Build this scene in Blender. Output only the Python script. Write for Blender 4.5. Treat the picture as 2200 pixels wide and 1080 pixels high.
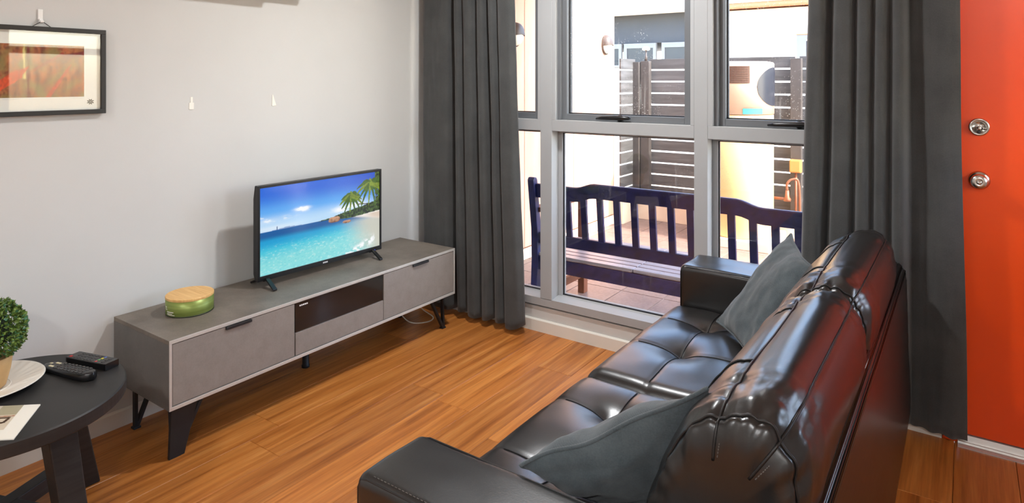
import bpy, bmesh, math, random
import numpy as np
from mathutils import Vector, Matrix, noise as mnoise

for o in list(bpy.data.objects):
    bpy.data.objects.remove(o)
SC = bpy.context.scene
COL = SC.collection
random.seed(7)
rng = np.random.default_rng(7)
PI = math.pi

# ------------------------------------------------------------------ camera
cam = bpy.data.cameras.new('camera')
cam.sensor_width = 36.0
cam.lens = 1391.5 / 2200 * 36.0
cam.shift_y = -(540 - 173) / 2200
cam.clip_start = 0.02
co = bpy.data.objects.new('camera', cam)
COL.objects.link(co)
co.location = (2.812, -3.058, 1.4)
co.rotation_euler = (PI / 2, 0, math.radians(35.045))
SC.camera = co

# ------------------------------------------------------------------ world, sun, exposure
world = bpy.data.worlds.new('world')
SC.world = world
world.use_nodes = True
wn = world.node_tree
wn.nodes.clear()
sky = wn.nodes.new('ShaderNodeTexSky')
sky.sky_type = 'NISHITA'
sky.sun_disc = False
sky.sun_elevation = math.radians(48)
sky.sun_rotation = math.radians(97)
sky.air_density = 1.0
sky.dust_density = 2.0
wbg = wn.nodes.new('ShaderNodeBackground')
wbg.inputs['Strength'].default_value = 2.1
wout = wn.nodes.new('ShaderNodeOutputWorld')
wn.links.new(sky.outputs[0], wbg.inputs[0])
wn.links.new(wbg.outputs[0], wout.inputs[0])

sun = bpy.data.lights.new('sun', 'SUN')
sun.energy = 9.0
sun.angle = math.radians(0.6)
sun.color = (1.0, 0.92, 0.82)
so = bpy.data.objects.new('sun', sun)
COL.objects.link(so)
so.location = (6, -1, 8)
so.rotation_euler = Vector((0.9, -0.12, 1.0)).to_track_quat('Z', 'Y').to_euler()

SC.view_settings.view_transform = 'Standard'
SC.view_settings.look = 'None'
SC.view_settings.exposure = 0.0
SC.view_settings.gamma = 1.0
SC.view_settings.use_curve_mapping = False


# ------------------------------------------------------------------ materials
def srgb(r, g, b):
    f = lambda c: (c / 255 / 12.92) if c / 255 <= 0.04045 else ((c / 255 + 0.055) / 1.055) ** 2.4
    return (f(r), f(g), f(b), 1.0)


class NT:
    def __init__(s, name):
        s.m = bpy.data.materials.new(name)
        s.m.use_nodes = True
        s.t = s.m.node_tree
        s.b = s.t.nodes['Principled BSDF']
        s.out = s.t.nodes['Material Output']

    def n(s, kind, **kw):
        d = s.t.nodes.new('ShaderNode' + kind)
        for k, v in kw.items():
            if k in d.inputs:
                d.inputs[k].default_value = v
            else:
                setattr(d, k, v)
        return d

    def l(s, a, b):
        s.t.links.new(a, b)

    def coord(s, scale=(1, 1, 1), which='Object', loc=(0, 0, 0)):
        tc = s.n('TexCoord')
        mp = s.n('Mapping')
        mp.inputs['Scale'].default_value = scale
        mp.inputs['Location'].default_value = loc
        s.l(tc.outputs[which], mp.inputs[0])
        return mp.outputs[0]

    def noise(s, vec, scale, detail=3, rough=0.55):
        n = s.n('TexNoise')
        n.inputs['Scale'].default_value = scale
        n.inputs['Detail'].default_value = detail
        n.inputs['Roughness'].default_value = rough
        if vec:
            s.l(vec, n.inputs['Vector'])
        return n.outputs['Fac']

    def ramp(s, fac, stops):
        r = s.n('ValToRGB')
        e = r.color_ramp.elements
        while len(e) < len(stops):
            e.new(0.5)
        for i, (p, c) in enumerate(stops):
            e[i].position = p
            e[i].color = c
        s.l(fac, r.inputs[0])
        return r.outputs[0]

    def mix(s, fac, a, b, blend='MIX'):
        m = s.n('MixRGB')
        m.blend_type = blend
        for i, v in ((0, fac), (1, a), (2, b)):
            if hasattr(v, 'is_linked') or hasattr(v, 'links'):
                s.l(v, m.inputs[i])
            else:
                m.inputs[i].default_value = v
        return m.outputs[0]

    def math(s, op, a, b=0.0):
        m = s.n('Math')
        m.operation = op
        for i, v in ((0, a), (1, b)):
            if hasattr(v, 'links'):
                s.l(v, m.inputs[i])
            else:
                m.inputs[i].default_value = v
        return m.outputs[0]

    def bump(s, h, strength=0.2, dist=0.01):
        b = s.n('Bump')
        b.inputs['Strength'].default_value = strength
        b.inputs['Distance'].default_value = dist
        s.l(h, b.inputs['Height'])
        s.l(b.outputs[0], s.b.inputs['Normal'])

    def base(s, c):
        if hasattr(c, 'links'):
            s.l(c, s.b.inputs['Base Color'])
        else:
            s.b.inputs['Base Color'].default_value = c

    def set(s, **kw):
        for k, v in kw.items():
            s.b.inputs[k.replace('_', ' ')].default_value = v


def simple(name, rgb, rough=0.5, metal=0.0, spec=0.5, var=0.06, scale=30, bump=0.0, bscale=200, **kw):
    t = NT(name)
    c = srgb(*rgb)
    v = t.coord()
    f = t.noise(v, scale)
    lo = tuple(x * (1 - var) for x in c[:3]) + (1,)
    hi = tuple(min(1, x * (1 + var)) for x in c[:3]) + (1,)
    t.base(t.ramp(f, [(0.3, lo), (0.7, hi)]))
    t.set(Roughness=rough, Metallic=metal)
    t.b.inputs['Specular IOR Level'].default_value = spec
    for k, vv in kw.items():
        t.b.inputs[k.replace('_', ' ')].default_value = vv
    if bump:
        t.bump(t.noise(v, bscale, 2), bump, 0.002)
    return t.m


M = {}
M['wall'] = simple('wall_paint', (203, 203, 200), 0.7, spec=0.3, var=0.015, scale=3, bump=0.08, bscale=350)
M['ceiling'] = simple('ceiling_paint', (238, 238, 235), 0.8, var=0.01, bump=0.05)
M['trim'] = simple('trim_paint', (226, 222, 212), 0.4, var=0.02, scale=8)
M['alu'] = simple('powder_grey_frame', (166, 168, 169), 0.42, var=0.02, scale=6)
M['sash'] = simple('dark_grey_sash', (104, 107, 110), 0.42, var=0.03, scale=6)
M['gasket'] = simple('black_gasket', (12, 12, 13), 0.6)
M['blackplastic'] = simple('black_plastic', (16, 16, 18), 0.3, var=0.1)
M['mattblack'] = simple('matt_black_plastic', (26, 26, 28), 0.5, var=0.1)
M['whiteplastic'] = simple('white_plastic', (235, 235, 232), 0.4, var=0.02)
M['strip'] = simple('adhesive_strip', (238, 234, 224), 0.6, var=0.02)
M['door'] = simple('door_red_gloss', (238, 76, 8), 0.28, var=0.02, scale=4, bump=0.05, bscale=60)
M['chrome'] = simple('satin_chrome', (200, 198, 192), 0.22, metal=1.0, var=0.03)
M['threshold'] = simple('threshold_aluminium', (206, 206, 203), 0.4, metal=0.6, var=0.03)
M['legmetal'] = simple('dark_leg_metal', (38, 43, 48), 0.45, metal=0.3, var=0.08)
M['blacktable'] = None
M['silver'] = simple('cabinet_edge_silver', (200, 198, 192), 0.4, metal=0.3, var=0.03)
M['neighbour_white'] = simple('neighbour_render', (240, 232, 220), 0.8, var=0.03, scale=4)
M['neighbour_dark'] = simple('neighbour_dark_cladding', (60, 64, 70), 0.6, var=0.1, scale=10)
M['neighbour_glass'] = simple('neighbour_glass', (40, 48, 60), 0.1, var=0.1)
M['neighbour_frame'] = simple('neighbour_frame', (128, 130, 132), 0.5, var=0.03)
M['eave_trim'] = simple('eave_trim', (196, 128, 92), 0.6, var=0.04)
M['ground_far'] = simple('far_ground', (214, 196, 170), 0.9, var=0.08, scale=3)
M['tank'] = simple('tank_enamel', (226, 186, 132), 0.35, var=0.04, scale=5)
M['tank_top'] = simple('tank_shroud', (214, 190, 164), 0.4, var=0.05, scale=5)
M['tank_grille'] = simple('tank_grille', (88, 62, 48), 0.6, var=0.15, scale=60)
M['tank_dark'] = simple('tank_dark_panel', (34, 38, 48), 0.3, var=0.1)
M['teal'] = simple('teal_label', (50, 150, 140), 0.5, var=0.05)
M['copper'] = simple('copper_pipe', (128, 78, 54), 0.45, metal=0.3, var=0.1)
M['boxyellow'] = simple('meter_box_paint', (186, 130, 70), 0.5, var=0.06)
M['plinth'] = simple('plinth_cream', (222, 204, 180), 0.8, var=0.04, scale=5)
M['lampmetal'] = simple('lamp_hood_bronze', (70, 60, 54), 0.5, metal=0.0, var=0.06)
M['lampglass'] = simple('lamp_frosted_glass', (246, 238, 222), 0.3, var=0.01)
M['pot'] = simple('tan_pot', (196, 158, 106), 0.6, var=0.12, scale=14, bump=0.2, bscale=120)
M['plate'] = simple('white_ceramic', (228, 222, 210), 0.3, var=0.02)
M['paper'] = simple('paper_white', (236, 232, 222), 0.5, var=0.01)
M['cable'] = simple('white_cable', (228, 224, 214), 0.5, var=0.02)
M['ac'] = simple('aircon_white', (236, 236, 232), 0.4, var=0.01)
M['cord'] = simple('picture_cord', (40, 38, 34), 0.7)
M['frameblack'] = simple('picture_frame_black', (30, 28, 26), 0.45, var=0.12, scale=40)
M['btn'] = simple('remote_key_grey', (64, 62, 60), 0.55, var=0.2, scale=200)
M['btnlight'] = simple('remote_key_cream', (214, 204, 168), 0.5)
M['btnred'] = simple('remote_key_red', (206, 48, 44), 0.45)
M['btngreen'] = simple('remote_key_green', (90, 150, 80), 0.45)
M['btnyellow'] = simple('remote_key_yellow', (214, 196, 30), 0.45)
M['btnblue'] = simple('remote_key_blue', (80, 110, 190), 0.45)
M['led'] = simple('blue_led', (50, 60, 220), 0.3, Emission_Color=(0.05, 0.08, 1, 1), Emission_Strength=1.5)
M['logo'] = simple('logo_silver', (220, 220, 220), 0.4)
M['tin_dark'] = simple('tin_base_rim', (44, 52, 28), 0.5)
M['bench_brown'] = simple('bench_leg_timber', (112, 62, 40), 0.6, var=0.15, scale=25)
M['paver_grout'] = simple('tile_grout', (206, 194, 180), 0.9, var=0.05)
M['post'] = simple('fence_post_timber', (68, 63, 60), 0.75, var=0.18, scale=18, bump=0.2, bscale=80)
M['foot'] = simple('sofa_foot', (30, 26, 24), 0.5)


def leather():
    t = NT('black_leather')
    v = t.coord()
    f = t.noise(v, 14, 3)
    t.base(t.ramp(f, [(0.3, srgb(21, 20, 20)), (0.7, srgb(29, 28, 27))]))
    t.set(Roughness=0.31)
    t.b.inputs['Specular IOR Level'].default_value = 0.7
    vo = t.n('TexVoronoi')
    vo.inputs['Scale'].default_value = 260
    t.l(v, vo.inputs['Vector'])
    h = t.math('ADD', t.math('MULTIPLY', vo.outputs['Distance'], 0.6), t.math('MULTIPLY', t.noise(v, 20, 3), 0.7))
    t.bump(h, 0.05, 0.002)
    return t.m


M['leather'] = leather()
M['seam'] = simple('leather_seam_thread', (20, 19, 19), 0.45, var=0.2, scale=400)
M['stitch'] = simple('grey_stitch_thread', (96, 94, 90), 0.6, var=0.2, scale=400)


def fabric(name, a, b, scale=900, rough=0.95, big=7):
    t = NT(name)
    v = t.coord()
    fa = t.noise(v, big, 4)
    fb = t.noise(v, 260, 2)
    c = t.mix(0.35, t.ramp(fa, [(0.3, srgb(*a)), (0.72, srgb(*b))]), t.ramp(fb, [(0.3, srgb(*a)), (0.7, srgb(*b))]))
    t.base(c)
    t.set(Roughness=rough)
    t.b.inputs['Specular IOR Level'].default_value = 0.15
    t.b.inputs['Sheen Weight'].default_value = 0.25
    t.b.inputs['Sheen Roughness'].default_value = 0.5
    w1 = t.n('TexWave')
    w1.inputs['Scale'].default_value = scale / 6
    w1.bands_direction = 'X'
    w2 = t.n('TexWave')
    w2.inputs['Scale'].default_value = scale / 6
    w2.bands_direction = 'Z'
    t.l(v, w1.inputs['Vector'])
    t.l(v, w2.inputs['Vector'])
    h = t.math('ADD', t.math('ADD', w1.outputs['Fac'], w2.outputs['Fac']), t.math('MULTIPLY', fb, 1.5))
    t.bump(h, 0.25, 0.001)
    return t.m


M['curtain'] = fabric('charcoal_curtain_fabric', (62, 63, 63), (80, 81, 80))
M['pillow'] = fabric('charcoal_linen', (62, 70, 74), (90, 99, 103), big=11)


def wood_floor():
    t = NT('floor_board_timber')
    tc = t.n('TexCoord')
    info = t.n('ObjectInfo')
    add = t.n('VectorMath')
    add.operation = 'ADD'
    cmb = t.n('CombineXYZ')
    t.l(t.math('MULTIPLY', info.outputs['Random'], 37.0), cmb.inputs[0])
    t.l(t.math('MULTIPLY', info.outputs['Random'], 91.0), cmb.inputs[1])
    t.l(tc.outputs['Object'], add.inputs[0])
    t.l(cmb.outputs[0], add.inputs[1])
    mp = t.n('Mapping')
    mp.inputs['Scale'].default_value = (26, 1.3, 1)
    t.l(add.outputs[0], mp.inputs[0])
    f1 = t.noise(mp.outputs[0], 1.0, 5, 0.6)
    mp2 = t.n('Mapping')
    mp2.inputs['Scale'].default_value = (120, 3.0, 1)
    t.l(add.outputs[0], mp2.inputs[0])
    f2 = t.noise(mp2.outputs[0], 1.0, 3, 0.6)
    c1 = t.ramp(f1, [(0.26, srgb(134, 74, 30)), (0.44, srgb(184, 112, 50)), (0.6, srgb(206, 134, 66)), (0.78, srgb(228, 164, 94))])
    c2 = t.ramp(f2, [(0.35, (0.62, 0.60, 0.58, 1)), (0.65, (1, 1, 1, 1))])
    c = t.mix(0.6, c1, c2, 'MULTIPLY')
    tone = t.ramp(info.outputs['Random'], [(0.0, (0.80, 0.78, 0.76, 1)), (0.5, (0.95, 0.94, 0.92, 1)), (1.0, (1.08, 1.06, 1.0, 1))])
    t.base(t.mix(1.0, c, tone, 'MULTIPLY'))
    t.set(Roughness=0.36)
    t.b.inputs['Specular IOR Level'].default_value = 0.4
    t.bump(f2, 0.06, 0.001)
    return t.m


M['board'] = wood_floor()
M['underfloor'] = simple('underlay_dark', (46, 26, 14), 0.9)


def grained(name, stops, scale=(3, 60, 60), rough=0.5, bump=0.1, spec=0.5):
    t = NT(name)
    v = t.coord(scale)
    f = t.noise(v, 1.0, 5, 0.6)
    t.base(t.ramp(f, stops))
    t.set(Roughness=rough)
    t.b.inputs['Specular IOR Level'].default_value = spec
    if bump:
        t.bump(f, bump, 0.002)
    return t.m


M['blacktable'] = grained('black_stained_timber', [(0.3, srgb(30, 29, 28)), (0.7, srgb(46, 44, 43))], (4, 4, 60), 0.5, 0.15, 0.4)
M['bamboo'] = grained('bamboo_lid', [(0.3, srgb(206, 156, 92)), (0.7, srgb(232, 190, 124))], (8, 120, 8), 0.5, 0.05)
M['bench_blue'] = grained('navy_painted_timber', [(0.3, srgb(12, 16, 56)), (0.72, srgb(24, 31, 94))], (20, 20, 20), 0.42, 0.1)
M['bench_slat'] = grained('sky_pale_seat_slat', [(0.3, srgb(134, 124, 126)), (0.7, srgb(172, 164, 168))], (3, 60, 60), 0.3, 0.1)  # teak slats with the sky's pale reflection put into their colour
M['fence'] = grained('weathered_fence_timber', [(0.25, srgb(52, 51, 50)), (0.55, srgb(80, 80, 80)), (0.8, srgb(102, 102, 102))], (2, 2, 22), 0.85, 0.3)


def cabinet_mat(name, a, b, scale=6):
    t = NT(name)
    v = t.coord()
    f = t.noise(v, scale, 6, 0.65)
    g = t.noise(v, 160, 2)
    c = t.ramp(f, [(0.32, srgb(*a)), (0.68, srgb(*b))])
    t.base(t.mix(0.25, c, t.ramp(g, [(0.3, srgb(*a)), (0.7, srgb(*b))])))
    t.set(Roughness=0.5)
    t.b.inputs['Specular IOR Level'].default_value = 0.35
    return t.m


M['cab_top'] = cabinet_mat('concrete_look_top', (96, 88, 80), (128, 119, 108))
M['cab_side'] = cabinet_mat('concrete_look_side', (92, 90, 87), (112, 109, 105))
M['cab_front'] = cabinet_mat('taupe_front', (130, 123, 117), (142, 135, 129), 20)
M['cab_glass'] = simple('smoked_glass_flap', (30, 29, 29), 0.08, var=0.05)
M['green_tin'] = None


def tin_mat():
    t = NT('brushed_green_tin')
    v = t.coord((3, 3, 90))
    f = t.noise(v, 1.0, 4)
    t.base(t.ramp(f, [(0.3, srgb(104, 122, 52)), (0.7, srgb(146, 160, 84))]))
    t.set(Roughness=0.38, Metallic=0.35)
    return t.m


M['green_tin'] = tin_mat()


def clad_mat():
    t = NT('cladding_panel_cream')
    v = t.coord((6, 6, 1.2))
    f = t.noise(v, 1.0, 4)
    t.base(t.ramp(f, [(0.3, srgb(198, 154, 128)), (0.7, srgb(212, 172, 148))]))
    t.set(Roughness=0.7)
    return t.m


M['clad'] = clad_mat()
M['clad_joint'] = simple('cladding_joint', (120, 84, 62), 0.8)


def tile_mat():
    t = NT('terracotta_grey_tile')
    v = t.coord()
    f = t.noise(v, 5, 5)
    g = t.noise(v, 40, 3)
    c = t.ramp(f, [(0.3, srgb(112, 92, 84)), (0.7, srgb(142, 120, 110))])
    t.base(t.mix(0.3, c, t.ramp(g, [(0.3, srgb(98, 80, 72)), (0.7, srgb(154, 134, 124))])))
    t.set(Roughness=0.4)
    return t.m


M['tile'] = tile_mat()


def glass_mat(name, dirt=0.0, refl=1.0):
    t = NT(name)
    t.t.nodes.remove(t.b)
    tr = t.n('BsdfTransparent')
    tr.inputs[0].default_value = (0.97, 0.98, 0.98, 1)
    gl = t.n('BsdfGlossy')
    gl.inputs['Roughness'].default_value = 0.02
    lw = t.n('LayerWeight')
    lw.inputs['Blend'].default_value = 0.5
    fr = t.math('ADD', t.math('MULTIPLY', t.math('POWER', lw.outputs['Facing'], 4.0), 0.8 * refl), 0.045 * refl)
    mx = t.n('MixShader')
    t.l(fr, mx.inputs[0])
    t.l(tr.outputs[0], mx.inputs[1])
    t.l(gl.outputs[0], mx.inputs[2])
    last = mx.outputs[0]
    if dirt:
        df = t.n('BsdfDiffuse')
        df.inputs[0].default_value = (0.85, 0.85, 0.82, 1)
        v = t.coord()
        vo = t.n('TexVoronoi')
        vo.inputs['Scale'].default_value = 75
        t.l(v, vo.inputs['Vector'])
        sp = t.ramp(vo.outputs['Distance'], [(0.10, (1, 1, 1, 1)), (0.22, (0, 0, 0, 1))])
        gate = t.ramp(t.noise(v, 3.2, 3), [(0.42, (0, 0, 0, 1)), (0.62, (1, 1, 1, 1))])
        streak = t.ramp(t.noise(t.coord((38, 1, 2.2)), 1.0, 2), [(0.62, (0, 0, 0, 1)), (0.75, (0.45, 0.45, 0.45, 1))])
        d = t.math('MULTIPLY', t.math('ADD', t.math('MULTIPLY', sp, gate), t.math('MULTIPLY', streak, gate)), dirt)
        m2 = t.n('MixShader')
        t.l(d, m2.inputs[0])
        t.l(last, m2.inputs[1])
        t.l(df.outputs[0], m2.inputs[2])
        last = m2.outputs[0]
    t.l(last, t.out.inputs[0])
    return t.m


M['glass'] = glass_mat('window_glass', 0.16)
M['dirtyglass'] = glass_mat('dusty_window_glass', 0.75)
M['picglass'] = glass_mat('picture_glass', 0.0, 0.55)


def printed(name, rough=0.5, emit=0.0):
    t = NT(name)
    a = t.n('Attribute')
    a.attribute_name = 'Col'
    if emit:
        t.base((0.01, 0.01, 0.01, 1))
        t.l(a.outputs['Color'], t.b.inputs['Emission Color'])
        t.b.inputs['Emission Strength'].default_value = emit
        t.set(Roughness=rough)
    else:
        t.l(a.outputs['Color'], t.b.inputs['Base Color'])
        t.set(Roughness=rough)
    return t.m


M['screen'] = printed('screen_picture', 0.15, 0.95)
M['artprint'] = printed('art_print', 0.6)
M['cover'] = printed('brochure_print', 0.35)


def leaf_mat():
    t = NT('boxwood_leaf')
    a = t.n('Attribute')
    a.attribute_name = 'Col'
    t.l(a.outputs['Color'], t.b.inputs['Base Color'])
    t.set(Roughness=0.45)
    return t.m


M['leaf'] = leaf_mat()

# ------------------------------------------------------------------ builders
ORG = {}


def link(o, parent, origin):
    COL.objects.link(o)
    if parent is not None:
        o.parent = parent
        ORG[o] = ORG[parent]
    else:
        o.location = origin
        ORG[o] = Vector(origin)
    return o


def obj(name, geo, m, parent=None, smooth=False, cols=None):
    """geo = (verts in world space, faces). The mesh's origin is its thing's base."""
    v, f = geo
    v = np.asarray(v, dtype=float)
    if parent is not None:
        org = np.array(ORG[parent])
    else:
        lo, hi = v.min(0), v.max(0)
        org = np.array([(lo[0] + hi[0]) / 2, (lo[1] + hi[1]) / 2, lo[2]])
    me = bpy.data.meshes.new(name)
    me.from_pydata((v - org).tolist(), [], [list(map(int, q)) for q in f])
    if smooth:
        me.polygons.foreach_set('use_smooth', [True] * len(me.polygons))
    if cols is not None:
        at = me.color_attributes.new('Col', 'FLOAT_COLOR', 'POINT')
        at.data.foreach_set('color', np.asarray(cols, dtype=np.float32).ravel())
    me.materials.append(m)
    me.update()
    o = bpy.data.objects.new(name, me)
    return link(o, parent, tuple(org))


def tag(o, label, cat, group=None):
    o['label'] = label
    o['category'] = cat
    if group:
        o['group'] = group
    return o


def thing(name, loc, label, cat, group=None):
    o = bpy.data.objects.new(name, None)
    o.empty_display_size = 0.1
    link(o, None, loc)
    return tag(o, label, cat, group)


def struct(o):
    o['kind'] = 'structure'
    return o


def group_obj(name, loc):
    o = bpy.data.objects.new(name, None)
    link(o, None, loc)
    return struct(o)


def merge(*geos):
    V, Fc, n = [], [], 0
    for v, f in geos:
        v = [tuple(p) for p in v]
        V += v
        Fc += [tuple(i + n for i in q) for q in f]
        n += len(v)
    return V, Fc


def bm_geo(bm):
    bm.verts.index_update()
    g = ([tuple(v.co) for v in bm.verts], [[v.index for v in f.verts] for f in bm.faces])
    bm.free()
    return g


def box(lo, hi, bev=0.0, seg=2):
    bm = bmesh.new()
    bmesh.ops.create_cube(bm, size=1)
    lo, hi = Vector(lo), Vector(hi)
    for v in bm.verts:
        v.co = Vector([lo[i] + (v.co[i] + 0.5) * (hi[i] - lo[i]) for i in range(3)])
    if bev:
        bmesh.ops.bevel(bm, geom=list(bm.edges), offset=bev, segments=seg, affect='EDGES', profile=0.5)
    return bm_geo(bm)


def prism(poly, axis, a, b, bev=0.0, seg=2):
    """extrude polygon (2D, in the other two axes in xyz order) along axis from a to b"""
    def p3(p, t):
        if axis == 0:
            return (t, p[0], p[1])
        if axis == 1:
            return (p[0], t, p[1])
        return (p[0], p[1], t)
    bm = bmesh.new()
    A = [bm.verts.new(p3(p, a)) for p in poly]
    B = [bm.verts.new(p3(p, b)) for p in poly]
    n = len(poly)
    bm.faces.new(A)
    bm.faces.new(B[::-1])
    for i in range(n):
        bm.faces.new((A[i], B[i], B[(i + 1) % n], A[(i + 1) % n]))
    bmesh.ops.recalc_face_normals(bm, faces=list(bm.faces))
    if bev:
        bmesh.ops.bevel(bm, geom=list(bm.edges), offset=bev, segments=seg, affect='EDGES', profile=0.5)
    return bm_geo(bm)


def hexa(b4, t4, bev=0.0, seg=2):
    bm = bmesh.new()
    A = [bm.verts.new(p) for p in b4]
    B = [bm.verts.new(p) for p in t4]
    bm.faces.new(A)
    bm.faces.new(B[::-1])
    for i in range(4):
        bm.faces.new((A[i], B[i], B[(i + 1) % 4], A[(i + 1) % 4]))
    bmesh.ops.recalc_face_normals(bm, faces=list(bm.faces))
    if bev:
        bmesh.ops.bevel(bm, geom=list(bm.edges), offset=bev, segments=seg, affect='EDGES', profile=0.5)
    return bm_geo(bm)


def tube(pts, r, n=8, closed=False):
    pts = [Vector(p) for p in pts]
    V, Fc = [], []
    m = len(pts)
    up = None
    for i, p in enumerate(pts):
        a = pts[(i - 1) % m] if (closed or i > 0) else p
        b = pts[(i + 1) % m] if (closed or i < m - 1) else p
        d = (b - a).normalized()
        if up is None:
            up = Vector((0, 0, 1)) if abs(d.z) < 0.9 else Vector((1, 0, 0))
        s = d.cross(up).normalized()
        up = s.cross(d).normalized()
        rr = r[i] if hasattr(r, '__len__') else r
        for k in range(n):
            t = 2 * PI * k / n
            V.append(p + (s * math.cos(t) + up * math.sin(t)) * rr)
    e = m if closed else m - 1
    for i in range(e):
        for k in range(n):
            a, b = i * n + k, i * n + (k + 1) % n
            c, d = ((i + 1) % m) * n + (k + 1) % n, ((i + 1) % m) * n + k
            Fc.append((a, b, c, d))
    if not closed:
        Fc.append(tuple(range(n))[::-1])
        Fc.append(tuple(range((m - 1) * n, m * n)))
    return V, Fc


def lathe(prof, c, n=48, axis='z', dirv=1):
    """prof: list of (radius, height); c: base centre; axis z, or y (dirv -1: towards -y), or x"""
    V, Fc = [], []
    for r, h in prof:
        for k in range(n):
            t = 2 * PI * k / n
            u, w = r * math.cos(t), r * math.sin(t)
            if axis == 'z':
                V.append((c[0] + u, c[1] + w, c[2] + h))
            elif axis == 'y':
                V.append((c[0] + u, c[1] + dirv * h, c[2] + w))
            else:
                V.append((c[0] + dirv * h, c[1] + u, c[2] + w))
    for i in range(len(prof) - 1):
        for k in range(n):
            Fc.append((i * n + k, i * n + (k + 1) % n, (i + 1) * n + (k + 1) % n, (i + 1) * n + k))
    Fc.append(tuple(range(n))[::-1])
    Fc.append(tuple(range((len(prof) - 1) * n, len(prof) * n)))
    return V, Fc


def grid(fn, nu, nv):
    """fn(u, v in 0..1) -> point"""
    V = [fn(i / nu, j / nv) for j in range(nv + 1) for i in range(nu + 1)]
    w = nu + 1
    Fc = [(j * w + i, j * w + i + 1, (j + 1) * w + i + 1, (j + 1) * w + i) for j in range(nv) for i in range(nu)]
    return V, Fc


def xform(geo, mat):
    return [tuple(mat @ Vector(p)) for p in geo[0]], geo[1]


def curve_pts(pts, n, closed=False):
    """Catmull-Rom through pts"""
    P = [np.array(p, float) for p in pts]
    m = len(P)
    out = []
    segs = m if closed else m - 1
    for k in range(n):
        t = k / n * segs if closed else k / (n - 1) * segs
        i = min(int(t), segs - 1)
        f = t - i
        if closed:
            a, b, c, d = P[(i - 1) % m], P[i], P[(i + 1) % m], P[(i + 2) % m]
        else:
            a, b, c, d = P[max(i - 1, 0)], P[i], P[i + 1], P[min(i + 2, m - 1)]
        out.append(0.5 * ((2 * b) + (c - a) * f + (2 * a - 5 * b + 4 * c - d) * f * f + (3 * b - a - 3 * c + d) * f ** 3))
    return np.array(out)


def nz(x, y=0.0, z=0.0):
    return mnoise.noise(Vector((x, y, z)))


# ================================================================== ROOM
CEIL = 2.5
RX, RY = 3.95, -5.2     # far ends of the room behind the camera
fl = obj('floor', box((0, RY, -0.08), (RX, 0.0, -0.012)), M['underfloor'])
struct(fl)
PW = 0.187
cuts = {3: [-1.58], 4: [-0.87], 5: [-0.92], 2: [-1.45]}
board_mesh = {}
row = 0
x = 0.53 - 3 * PW
while x < RX:
    x0, x1 = max(x, 0.002), min(x + PW, RX)
    y = 0.0
    L = 1.82
    c0 = cuts.get(row, [-random.uniform(0.3, 1.75)])[0]
    ys = [0.0]
    q = c0
    while q > RY:
        ys.append(q)
        q -= L
    ys.append(RY)
    for a, b in zip(ys[1:], ys[:-1]):
        if b - a < 0.02:
            continue
        key = (round(x1 - x0, 4), round(b - a, 3))
        if key not in board_mesh:
            g = box((x0 + 0.0006, a + 0.0006, -0.012), (x1 - 0.0006, b - 0.0006, 0.0), 0.0012, 1)
            o = obj('board', g, M['board'], None)
            o.name = 'board'
            board_mesh[key] = o.data
            o.parent = fl
            o.matrix_parent_inverse = Matrix.Identity(4)
            o.location = Vector(o.location) - Vector(fl.location)
            bpy.data.objects.remove(o)
        o = bpy.data.objects.new('board', board_mesh[key])
        COL.objects.link(o)
        o.parent = fl
        o.location = Vector(((x0 + x1) / 2, (a + b) / 2, -0.012)) - Vector(fl.location)
    x += PW
    row += 1

struct(obj('ceiling', box((-0.1, RY, CEIL), (RX, 0.12, CEIL + 0.1)), M['ceiling']))
struct(obj('wall_left', box((-0.1, RY, -0.08), (0, 0.0, CEIL)), M['wall']))
struct(obj('wall_back', box((-0.1, RY - 0.1, -0.08), (RX, RY, CEIL)), M['wall']))
RWY0, RWY1, RWZ0, RWZ1 = -1.02, -0.16, 1.10, 2.10
struct(obj('wall_right', merge(box((RX, RY - 0.1, -0.12), (RX + 0.1, RWY0, CEIL)), box((RX, RWY1, -0.12), (RX + 0.1, 0.12, CEIL)),
                               box((RX, RWY0, -0.12), (RX + 0.1, RWY1, RWZ0)), box((RX, RWY0, RWZ1), (RX + 0.1, RWY1, CEIL))), M['wall']))
w2 = group_obj('window_2', (RX + 0.05, (RWY0 + RWY1) / 2, RWZ0))
for g in (box((RX + 0.02, RWY0, RWZ0), (RX + 0.09, RWY0 + 0.04, RWZ1), 0.002), box((RX + 0.02, RWY1 - 0.04, RWZ0), (RX + 0.09, RWY1, RWZ1), 0.002),
          box((RX + 0.02, RWY0 + 0.04, RWZ0), (RX + 0.09, RWY1 - 0.04, RWZ0 + 0.04), 0.002), box((RX + 0.02, RWY0 + 0.04, RWZ1 - 0.04), (RX + 0.09, RWY1 - 0.04, RWZ1), 0.002),
          box((RX + 0.02, RWY0 + 0.04, 1.64), (RX + 0.09, RWY1 - 0.04, 1.70), 0.002)):
    obj('frame_bar', g, M['alu'], w2)
for a, b in ((RWZ0 + 0.04, 1.64), (1.70, RWZ1 - 0.04)):
    obj('window_pane', box((RX + 0.05, RWY0 + 0.04, a), (RX + 0.054, RWY1 - 0.04, b)), M['glass'], w2)
struct(obj('ceiling_sun_block', box((RX + 0.1, RY, 2.45), (RX + 2.2, 0.12, 2.55)), M['ceiling']))  # unseen eave, added to keep sun from entering by the right window
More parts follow.
